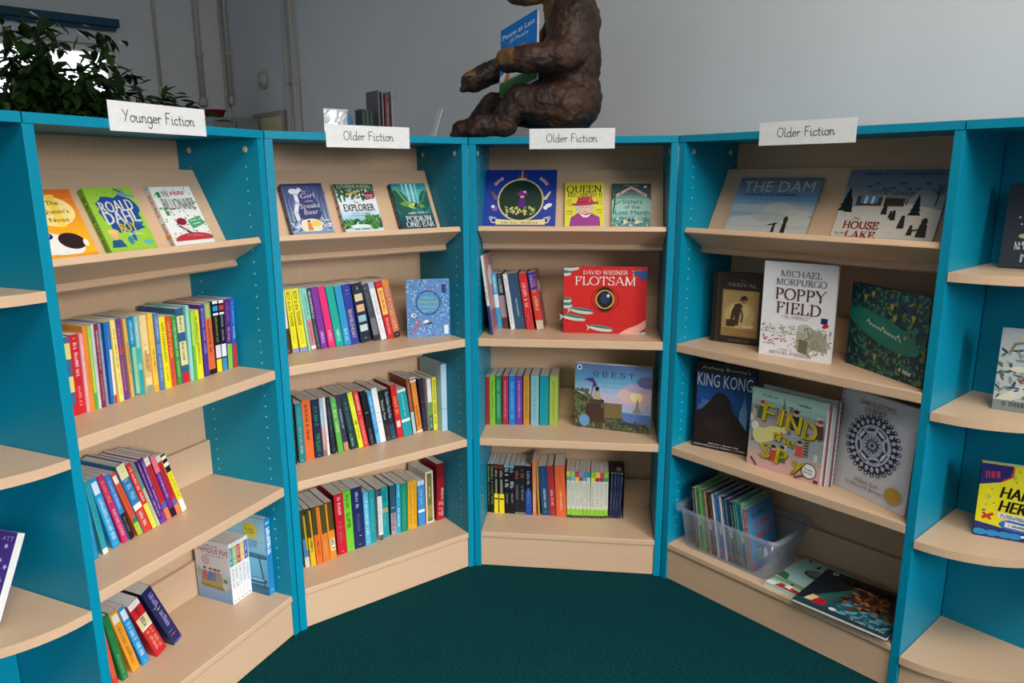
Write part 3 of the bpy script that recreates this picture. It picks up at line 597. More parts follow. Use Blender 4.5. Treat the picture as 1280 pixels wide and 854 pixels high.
ROWS['B2'] = ['B', Z2, 'second shelf', 'bookcase left of the bear', [
 ('brown and white paperback', '3A2E2A', [('b', 0.4, 1, 'D9D5CC'), ('o', 0.5, 0.45, 0.35, '7A4A30'), ('d', 0.05, 'W')], 'p', None, 0.0732, 0.1528, 0.0159, 0.1989, 2.39),
 ('yellow paperback with black title', 'E4DC1E', [('t', 0.42, 0.96, 'BOY in the TOWER', '23301A', 0.02), ('b', 0, 0.07, '8A90C8'), ('q', 0.12, 0.36, 'C8B818')], 'p', None, 0.0952, 0.1535, 0.0193, 0.1991, 3.97),
 ('yellow paperback with black title', 'E4DC1E', [('t', 0.42, 0.96, 'BOY in the TOWER', '23301A', 0.02), ('b', 0, 0.07, '8A90C8'), ('q', 0.12, 0.36, 'C8B818')], 'p', None, 0.1198, 0.1547, 0.0233, 0.2004, 5.4),
 ('thin mint green paperback', '86CDA8', [('q', 0.2, 0.9, 'D4EFE0')], 'p', None, 0.1457, 0.1552, 0.0088, 0.2005, 5.98),
 ('aqua paperback with pink lower spine', '7FCCC0', [('b', 0, 0.5, 'C8808A'), ('b', 0.02, 0.07, 'DDE8D8'), ('q', 0.1, 0.45, '8A2438'), ('q', 0.55, 0.9, '2A7A78')], 'p', None, 0.1564, 0.1566, 0.0163, 0.1986, 6.32),
 ('slate paperback with white lettering', '37414E', [('q', 0.5, 0.95, 'W', 0.5, 1.5), ('q', 0.1, 0.4, '8A97A8'), ('d', 0.06, 'W')], 'p', None, 0.1754, 0.1586, 0.0123, 0.1979, 6.56),
 ('purple paperback with dark cat motif', '7A2F9C', [('d', 0.94, '1A1424'), ('d', 0.48, '4A1A6A'), ('q', 0.08, 0.28, 'E4D0F0', 0.5, 1.3), ('d', 0.04, '4A1A6A')], 'p', None, 0.1891, 0.1567, 0.0211, 0.1991, 6.85),
 ('hot pink paperback with dark cat motif', 'E02A78', [('d', 0.94, '1A1424'), ('d', 0.48, 'A01450'), ('q', 0.08, 0.28, 'F8D8E4', 0.5, 1.3), ('d', 0.04, 'A01450')], 'p', None, 0.2136, 0.1552, 0.0228, 0.2001, 7.66),
 ('turquoise paperback with dark cat motif', '12A896', [('d', 0.94, '1A1424'), ('d', 0.48, '0A7A70'), ('q', 0.08, 0.28, 'D4F4EC', 0.5, 1.3), ('d', 0.04, '0A7A70')], 'p', None, 0.2388, 0.1539, 0.0258, 0.1981, 7.78),
 ('sky blue paperback with dark cat motif', '2A96CC', [('d', 0.94, '1A1424'), ('d', 0.48, '1A6AA0'), ('q', 0.08, 0.28, 'D4ECF8', 0.5, 1.3), ('d', 0.04, '1A6AA0')], 'p', None, 0.2664, 0.1522, 0.0232, 0.1972, 7.49),
 ('indigo paperback with cream vertical title', '2A3A9C', [('d', 0.9, 'W'), ('t', 0.1, 0.58, 'BRAMBLEHEART', 'EFE0B4', 0.02), ('q', 0.8, 0.84, 'B8C0E8')], 'p', None, 0.2901, 0.1545, 0.0283, 0.1985, 6.73),
 ('thick navy paperback with four pale pictures', '1C2338', [('q', 0.88, 0.94, 'E8E8EC', 0.5, 0.8), ('r', 0.14, 0.7, 0.86, 0.82, 'D8C8A8'), ('r', 0.14, 0.52, 0.86, 0.64, 'D9B48A'), ('r', 0.14, 0.35, 0.86, 0.46, '8CBEDA'), ('r', 0.14, 0.19, 0.86, 0.3, 'B8D4D8'), ('o', 0.4, 0.76, 0.12, 'A85A6A'), ('o', 0.6, 0.58, 0.12, '6A8A50'), ('o', 0.4, 0.41, 0.12, 'C85A50'), ('d', 0.07, 'W')], 'p', None, 0.3256, 0.1543, 0.0367, 0.199, 7.72),
 ('grey misty paperback', '3E4350', [('b', 0.1, 0.4, '6E707C'), ('b', 0.0, 0.1, '2A2C36'), ('d', 0.93, 'W'), ('q', 0.5, 0.85, '6A7080')], 'p', None, 0.3745, 0.1561, 0.0204, 0.1952, 11.0),
 ('white paperback with a small black bird', 'E4E6EA', [('o', 0.5, 0.36, 0.3, '1A1A20'), ('q', 0.42, 0.8, 'A8B0BC'), ('b', 0.9, 1, 'A9B8CC'), ('q', 0.08, 0.28, 'C0C4CC')], 'p', None, 0.3997, 0.1554, 0.0203, 0.1989, 11.81),
 ('red paperback with yellow panel', 'C8282E', [('r', 0.1, 0.42, 0.9, 0.88, 'EFC668'), ('q', 0.46, 0.84, 'C8782A', 0.5, 1.3), ('q', 0.08, 0.36, 'F0B8B0', 0.5, 1.2), ('d', 0.94, 'E88890')], 'p', None, 0.4248, 0.1576, 0.0234, 0.2004, 11.39),
 ('orange-brown paperback with big white lettering', 'C9744A', [('t', 0.14, 0.88, 'NO DOGS OUT', 'F4EAE0', 0.02), ('b', 0.9, 1, 'E08A2C'), ('b', 0, 0.1, '2A2420'), ('d', 0.05, 'W')], 'p', None, 0.4509, 0.1599, 0.0237, 0.2002, 11.72),
]]
ROWS['B3'] = ['B', Z3, 'third shelf', 'bookcase left of the bear', [
 ('thin black paperback against the side panel', '1A1C22', [('q', 0.1, 0.9, '7FA08A')], 'p', None, 0.0661, 0.1375, 0.0119, 0.221, 0.0),
 ('teal paperback with white foot dot', '1F7A84', [('q', 0.15, 0.6, 'E8D8A0'), ('d', 0.04, 'W'), ('r', 0.2, 0.62, 0.8, 0.95, '2A8C94')], 'p', None, 0.0854, 0.1392, 0.0226, 0.1972, 0.72),
 ('bright orange paperback with black lettering', 'E2682A', [('q', 0.3, 0.92, '3A1A10', 0.45, 1.4), ('d', 0.06, '3A1A10')], 'p', None, 0.1112, 0.1472, 0.0286, 0.2019, 1.04),
 ('navy paperback with green lettering', '182346', [('t', 0.1, 0.42, 'TIM BLAKE', '2EC85A', 0.02), ('q', 0.55, 0.88, '2EA870', 0.5, 1.4), ('d', 0.04, 'B8C0E0')], 'p', None, 0.1438, 0.1491, 0.026, 0.1963, 1.35),
 ('pale blue paperback with pink lower spine', '9FB9CC', [('b', 0, 0.5, 'C88A84'), ('b', 0.0, 0.1, '8A6A5A'), ('q', 0.2, 0.8, 'D8E2EA')], 'p', None, 0.1728, 0.1519, 0.0113, 0.1976, 1.68),
 ('thin white paperback', 'E4E2DE', [('q', 0.2, 0.8, 'A8A8AC')], 'p', None, 0.1858, 0.151, 0.0087, 0.1979, 2.09),
 ('dark navy paperback with white crest', '1B2236', [('d', 0.92, 'W'), ('q', 0.3, 0.85, '7A86A8'), ('d', 0.08, 'C8CCD8')], 'p', None, 0.2004, 0.1486, 0.0142, 0.1976, 3.72),
 ('leaf green paperback', '5CAE4E', [('q', 0.35, 0.9, 'CFE8B8', 0.5, 1.3), ('d', 0.05, '2A6A2A')], 'p', None, 0.2223, 0.1475, 0.0187, 0.1908, 5.93),
 ('dark violet paperback with a brown foot', '33334E', [('b', 0, 0.16, 'B88A68'), ('q', 0.4, 0.75, 'B8C4E4', 0.5, 1.2), ('o', 0.5, 0.3, 0.35, '8A5A7A')], 'p', None, 0.2434, 0.1481, 0.0169, 0.1985, 6.5),
 ('dark green paperback with pale print', '15383A', [('q', 0.3, 0.9, '5A8A86', 0.5, 1.2), ('q', 0.05, 0.28, 'A8D0C4', 0.4), ('d', 0.18, 'D8E8D8')], 'p', None, 0.2672, 0.1491, 0.0239, 0.1989, 8.35),
 ('lime yellow paperback with small black print', 'D8E02A', [('q', 0.4, 0.5, '30401A', 0.5, 1.6), ('q', 0.15, 0.36, '8A9420'), ('r', 0.1, 0.52, 0.9, 0.95, 'DCE43A')], 'p', None, 0.2956, 0.1481, 0.017, 0.1999, 9.45),
 ('coral red paperback with white badge', 'D63A40', [('o', 0.5, 0.6, 0.34, 'F4EAE4'), ('q', 0.65, 0.95, 'F4D8D4', 0.5, 1.3), ('q', 0.05, 0.5, 'F0B8B0', 0.5, 1.1)], 'p', None, 0.3131, 0.1451, 0.0175, 0.2026, 8.99),
 ('black paperback with pale flower', '15161E', [('o', 0.5, 0.6, 0.3, 'D8D0E8'), ('q', 0.06, 0.3, '9AA0B8'), ('d', 0.04, 'W')], 'p', None, 0.3351, 0.1451, 0.0195, 0.1971, 8.46),
 ('sky blue paperback', '3F9AD4', [('q', 0.3, 0.92, 'CFE6F6', 0.5, 1.2), ('b', 0, 0.2, '6AB4E0')], 'p', None, 0.361, 0.1463, 0.0152, 0.1901, 8.91),
 ('white paperback with lilac pictures', 'E6E8EC', [('o', 0.5, 0.55, 0.36, '8A8ABE'), ('o', 0.5, 0.38, 0.36, '6E8CC4'), ('o', 0.45, 0.46, 0.3, 'A8A0D0')], 'p', None, 0.3767, 0.1487, 0.0208, 0.1977, 8.17),
 ('near-black paperback with cream title', '161C24', [('t', 0.42, 0.82, 'Varjak Paw', 'F0F0EA', 0.012), ('b', 0, 0.34, '3A2E2C'), ('d', 0.05, 'W'), ('o', 0.6, 0.38, 0.16, 'C89A4A')], 'p', None, 0.4003, 0.149, 0.0182, 0.1851, 8.5),
 ('deep blue paperback with long title', '14283E', [('t', 0.42, 0.95, 'The Outlaw Varjak Paw', 'E8ECF0', 0.01), ('b', 0, 0.3, '1E4A66'), ('d', 0.05, 'W'), ('o', 0.6, 0.37, 0.16, 'C8A04A')], 'p', None, 0.4191, 0.1515, 0.0201, 0.186, 7.63),
 ('red paperback with gold lettering', 'C9272A', [('q', 0.4, 0.78, 'F0C860', 0.5, 1.5), ('r', 0.2, 0.2, 0.8, 0.32, 'E8D8D0'), ('d', 0.9, '8A1418')], 'p', None, 0.4446, 0.1532, 0.0222, 0.1949, 6.63),
 ('wide turquoise paperback with a white band', '149AA6', [('b', 0.3, 0.36, 'EAF2F2'), ('q', 0.4, 0.9, 'BFE4E6', 0.5, 0.8), ('b', 0.94, 1, 'D6E6E6')], 'p', None, 0.4695, 0.1547, 0.0346, 0.1729, 7.38),
 ('rust paperback with pale blue foot', '9A4A34', [('b', 0, 0.4, 'A9C9CE'), ('q', 0.45, 0.9, 'D8A890')], 'p', None, 0.5072, 0.1546, 0.0128, 0.2073, 6.36),
 ('orange paperback with zigzag black edges', 'DD8A34', [('r', 0, 0.02, 0.12, 0.98, '1A1A1C'), ('r', 0.88, 0.02, 1, 0.98, '1A1A1C'), ('b', 0.92, 1, 'E8E2D8'), ('b', 0.96, 0.98, 'K'), ('b', 0, 0.04, 'E8E2D8'), ('d', 0.82, '8A3A14'), ('q', 0.1, 0.5, '6A2A10')], 'p', None, 0.523, 0.1572, 0.0249, 0.2067, 6.62),
 ('dark plum paperback with orange emblem', '2E2238', [('o', 0.5, 0.56, 0.34, 'C8643A'), ('q', 0.1, 0.45, '6A5A7A'), ('d', 0.05, 'D8D0DC')], 'p', None, 0.5521, 0.1589, 0.0176, 0.1971, 5.03),
 ('white and green paperback', 'DCE0DA', [('b', 0, 0.3, '2A5A4A'), ('b', 0.3, 0.55, '6A9A4A'), ('q', 0.06, 0.26, '9AC0B0'), ('d', 0.05, 'W')], 'p', None, 0.5701, 0.1474, 0.0168, 0.1944, 2.35),
 ('yellow paperback with dark lettering', 'DCD63A', [('q', 0.1, 0.95, '4A5A2A', 0.5, 1.3)], 'p', None, 0.588, 0.15, 0.0172, 0.195, 0.9),
 ('tall thick pale blue hardback', 'A9CFDF', [('b', 0.33, 0.335, '3A6A8A'), ('d', 0.06, '4A7A9A')], 'h', None, 0.6063, 0.121, 0.0235, 0.2456, 0.0),
]]
ROWS['B4'] = ['B', Z4, 'bottom shelf', 'bookcase left of the bear', [
 ('olive-topped paperback with blue foot', '3B3B18', [('b', 0, 0.5, '3A78A8'), ('r', 0.6, 0.3, 1, 0.9, 'A8962A'), ('b', 0, 0.18, 'C8C8B8')], 'p', None, 0.0743, 0.121, 0.0162, 0.2028, 2.48),
 ('yellow-footed paperback with dark olive top', '3E3A16', [('b', 0, 0.5, 'D8B41E'), ('r', 0.7, 0.5, 1, 0.96, 'C8961E'), ('q', 0.22, 0.5, '3A300A', 0.5, 1.3), ('d', 0.06, '3A300A')], 'p', None, 0.0927, 0.1199, 0.0187, 0.2032, 2.71),
 ('orange-footed paperback with olive top', '44401A', [('b', 0, 0.52, 'DD6A22'), ('r', 0.7, 0.5, 1, 0.98, 'D8701E'), ('q', 0.15, 0.4, 'B8441A'), ('d', 0.05, '3A1A0A')], 'p', None, 0.1117, 0.1179, 0.0224, 0.2035, 2.23),
 ('dark orange paperback with olive top', '4A4418', [('b', 0, 0.5, 'D9762A'), ('r', 0.0, 0.4, 0.2, 0.98, 'E07A2A'), ('q', 0.12, 0.4, 'F0C89A'), ('d', 0.05, '3A1A0A')], 'p', None, 0.1352, 0.1182, 0.0238, 0.2036, 2.45),
 ('amber paperback with olive top', '4A4418', [('b', 0, 0.5, 'D98A22'), ('r', 0, 0.4, 0.25, 0.98, 'E08A22'), ('r', 0.3, 0.14, 0.85, 0.36, 'E8E0C8'), ('q', 0.15, 0.35, '2A2A2A', 0.58, 1.3), ('d', 0.05, '3A1A0A')], 'p', None, 0.1614, 0.1254, 0.0244, 0.2041, 2.15),
 ('tall red paperback with white signature', 'C2142C', [('q', 0.66, 0.95, 'F4E4E4', 0.5, 1.5), ('q', 0.2, 0.55, '8A8078', 0.45, 1.6), ('d', 0.05, 'F4D8D8')], 'p', None, 0.1936, 0.1323, 0.0341, 0.2185, 1.5),
 ('lime green paperback with black lettering', '6CC832', [('t', 0.38, 0.64, 'SLIME', '1F2A14', 0.03), ('q', 0.68, 0.95, '2A5A1A', 0.5, 1.4), ('d', 0.06, '1F3A14')], 'p', None, 0.2282, 0.1383, 0.0283, 0.2201, 1.39),
 ('navy paperback with white signature', '17255E', [('q', 0.66, 0.95, 'F0F0F4', 0.5, 1.4), ('q', 0.24, 0.56, '6A6A88', 0.5, 1.6), ('o', 0.6, 0.2, 0.12, 'E8E8F0'), ('d', 0.06, 'D8E4F4')], 'p', None, 0.2568, 0.137, 0.0394, 0.2223, 1.34),
 ('sky blue paperback', '4FB2DA', [('q', 0.2, 0.9, 'DDF0F8', 0.5, 1.2), ('o', 0.5, 0.14, 0.34, '8AC84A'), ('d', 0.06, 'W')], 'p', None, 0.2965, 0.1346, 0.0194, 0.1981, 0.91),
 ('teal paperback bulging at the base', '17929A', [('q', 0.2, 0.85, '5AC0C4')], 'p', None, 0.3162, 0.1385, 0.0227, 0.1976, 0.0),
 ('white paperback with navy crest', 'D9DEE2', [('b', 0.86, 1, '1E3A5E'), ('o', 0.5, 0.93, 0.3, 'E8ECF0'), ('q', 0.14, 0.8, '8A98A8', 0.5, 1.2), ('b', 0, 0.1, '3A4A48'), ('o', 0.5, 0.06, 0.3, 'D8D0B8')], 'p', None, 0.3505, 0.1424, 0.0169, 0.1921, 0.0),
 ('teal paperback with a gold ornament', '13949A', [('r', 0.1, 0.5, 0.9, 0.58, 'B89A5A'), ('o', 0.5, 0.54, 0.2, '3A2A1A'), ('q', 0.65, 0.92, '0A4A50', 0.5, 1.5), ('q', 0.2, 0.45, '8AB0A8', 0.5, 1.5)], 'p', None, 0.3677, 0.1507, 0.0277, 0.1906, 0.0),
 ('slate blue paperback with white clock', '27526C', [('o', 0.5, 0.55, 0.38, 'EDEFEF'), ('b', 0, 0.44, '9AA0A4'), ('q', 0.06, 0.42, 'C8365A', 0.5, 2.0)], 'p', None, 0.4034, 0.1515, 0.0216, 0.1875, 0.0),
 ('aqua blue paperback with pale green blot', '27A0C8', [('o', 0.45, 0.63, 0.4, 'C8DC9A'), ('q', 0.1, 0.5, 'F0F8F8', 0.5, 1.4), ('q', 0.7, 0.95, 'BFE4F0')], 'p', None, 0.4253, 0.1515, 0.0166, 0.1879, -1.13),
 ('emerald green paperback', '128A6A', [('q', 0.1, 0.92, '4AB08A', 0.5, 1.2), ('r', 0.7, 0.05, 0.95, 0.95, '0E7A5C')], 'p', None, 0.4426, 0.1487, 0.0262, 0.1841, -1.0),
 ('wide golden yellow paperback', 'DDA41E', [('q', 0.08, 0.92, '8A641A', 0.3, 0.9), ('q', 0.08, 0.92, 'A87A1A', 0.75, 0.9), ('d', 0.5, '7A4A14')], 'p', None, 0.4701, 0.1503, 0.0368, 0.1838, -1.38),
 ('mid blue paperback with white band', '3A8CCB', [('b', 0.3, 0.36, 'EAF2F4'), ('b', 0.9, 1, 'C8DCEA'), ('d', 0.94, '1A2A4A'), ('q', 0.45, 0.8, 'B8DCF0')], 'p', None, 0.5138, 0.1518, 0.0284, 0.1753, 0.0),
 ('cream paperback with an olive panel', 'DDD6C4', [('r', 0.28, 0.03, 0.84, 0.96, '6F7234'), ('r', 0.28, 0.1, 0.84, 0.35, '9A8A3A'), ('q', 0.5, 0.7, 'D8D4C0', 0.56, 0.7), ('r', 0, 0.0, 0.12, 1, '7A2A3A')], 'p', None, 0.5434, 0.1532, 0.0371, 0.2008, 0.0),
 ('tall dark red hardback with white lettering', '8C121E', [('b', 0, 0.35, 'B01828'), ('q', 0.06, 0.56, 'F0E4E4', 0.72, 1.3), ('q', 0.06, 0.36, 'F0E4E4', 0.4, 1.2), ('b', 0.75, 1, '6A0E18')], 'p', None, 0.5901, 0.1511, 0.0326, 0.22, -1.96),
]]
ROWS['C2'] = ['C', Z2, 'second shelf', 'bookcase under the bear', [
 ('tall thin white book with navy foot', 'DEDDDA', [('b', 0, 0.37, '25337C'), ('q', 0.45, 0.62, '4A4A55', 0.5, 1.6), ('q', 0.66, 0.95, 'C4C4C8'), ('d', 0.05, 'W')], 'p', 'B88A86', 0.0584, 0.0557, 0.0097, 0.272, 6.95),
 ('sky blue paperback with white splash', '35A0D4', [('b', 0.38, 0.62, 'CFE6F2'), ('q', 0.65, 0.95, 'F2F8FA', 0.5, 1.4), ('d', 0.06, 'W')], 'p', None, 0.0685, 0.1653, 0.0159, 0.2, 6.49),
 ('dark paperback with dusky pink lower spine', '2B3038', [('b', 0.2, 0.6, '9C8A94'), ('b', 0, 0.2, '5A3A34'), ('q', 0.62, 0.9, 'E4E4E8', 0.5, 1.5), ('d', 0.95, 'W')], 'p', None, 0.0856, 0.1675, 0.0222, 0.1992, 6.73),
 ('thin white paperback with small print', 'DDE2E6', [('q', 0.1, 0.92, '8AA0B0')], 'p', None, 0.1172, 0.152, 0.0144, 0.1989, 8.39),
 ('wide slate blue paperback with handwritten title', '2D4F6E', [('q', 0.22, 0.55, 'E0DCC8', 0.5, 0.8), ('d', 0.09, 'C85A78'), ('q', 0.65, 0.9, '4A6E8C', 0.5, 0.5), ('o', 0.85, 0.6, 0.05, 'W'), ('o', 0.85, 0.15, 0.05, 'W')], 'p', None, 0.1329, 0.1665, 0.0355, 0.1993, 8.64),
 ('bright red paperback with white lettering', 'C92B33', [('q', 0.34, 0.86, 'F4E8E4', 0.5, 1.7), ('o', 0.45, 0.2, 0.38, '201418'), ('q', 0.14, 0.26, 'B8A8A8', 0.45, 0.6)], 'p', None, 0.1724, 0.161, 0.0275, 0.2013, 8.52),
 ('red paperback with deep blue top', 'C83A2E', [('b', 0.7, 1, '2A3A92'), ('b', 0, 0.16, 'C8B8A4'), ('q', 0.72, 0.95, 'C8D0F0', 0.35, 1.1), ('q', 0.72, 0.95, 'E05A5A', 0.7, 1.1), ('q', 0.3, 0.68, 'F0D8B8', 0.5, 1.5), ('d', 0.07, 'W')], 'p', '8C4A48', 0.2095, 0.1582, 0.0264, 0.2059, 9.53),
]]
ROWS['C3'] = ['C', Z3, 'third shelf', 'bookcase under the bear', [
 ('slim dark red paperback of ten alike', 'A02C30', [('q', 0.12, 0.9, '5A1418', 0.5, 0.9)], 'p', None, 0.0253, 0.1428, 0.0137, 0.1819, 0.0),
 ('slim lime green paperback of ten alike', '7FB83A', [('q', 0.12, 0.9, '3E6A1A', 0.5, 0.9)], 'p', None, 0.0393, 0.144, 0.02, 0.1851, 0.0),
 ('slim dark green paperback of ten alike', '1F8450', [('q', 0.12, 0.9, 'BFE0C8', 0.5, 0.9)], 'p', None, 0.0615, 0.1465, 0.0203, 0.1851, 0.0),
 ('slim crimson paperback of ten alike', 'A82A48', [('q', 0.12, 0.9, 'E8A8B4', 0.5, 0.9)], 'p', None, 0.0855, 0.1484, 0.0204, 0.185, 0.0),
 ('slim bright blue paperback of ten alike', '1A78CC', [('q', 0.12, 0.9, 'A8D4F4', 0.5, 0.9)], 'p', None, 0.1085, 0.1504, 0.0241, 0.1855, 0.0),
 ('slim purple paperback of ten alike', '6A3A92', [('q', 0.12, 0.9, 'E0C4EC', 0.5, 0.9)], 'p', None, 0.1346, 0.1519, 0.0231, 0.1855, 0.0),
 ('slim ochre paperback of ten alike', 'C28A32', [('q', 0.12, 0.9, '6A4614', 0.5, 0.9)], 'p', None, 0.1615, 0.1536, 0.0218, 0.186, 0.0),
 ('slim pale teal paperback of ten alike', '7FB4BC', [('q', 0.12, 0.9, '4A7A84', 0.5, 0.9), ('o', 0.45, 0.5, 0.16, '2A4A5A')], 'p', None, 0.188, 0.155, 0.0292, 0.1865, 0.0),
 ('slim teal paperback of ten alike', '1292A0', [('q', 0.12, 0.9, '0E7A88', 0.5, 0.9)], 'p', None, 0.221, 0.156, 0.0317, 0.1869, 0.0),
 ('slim yellow-green paperback of ten alike', '9AB24E', [('q', 0.12, 0.9, '6A7A2E', 0.5, 0.9)], 'p', None, 0.2559, 0.1566, 0.0307, 0.1864, 0.0),
]]
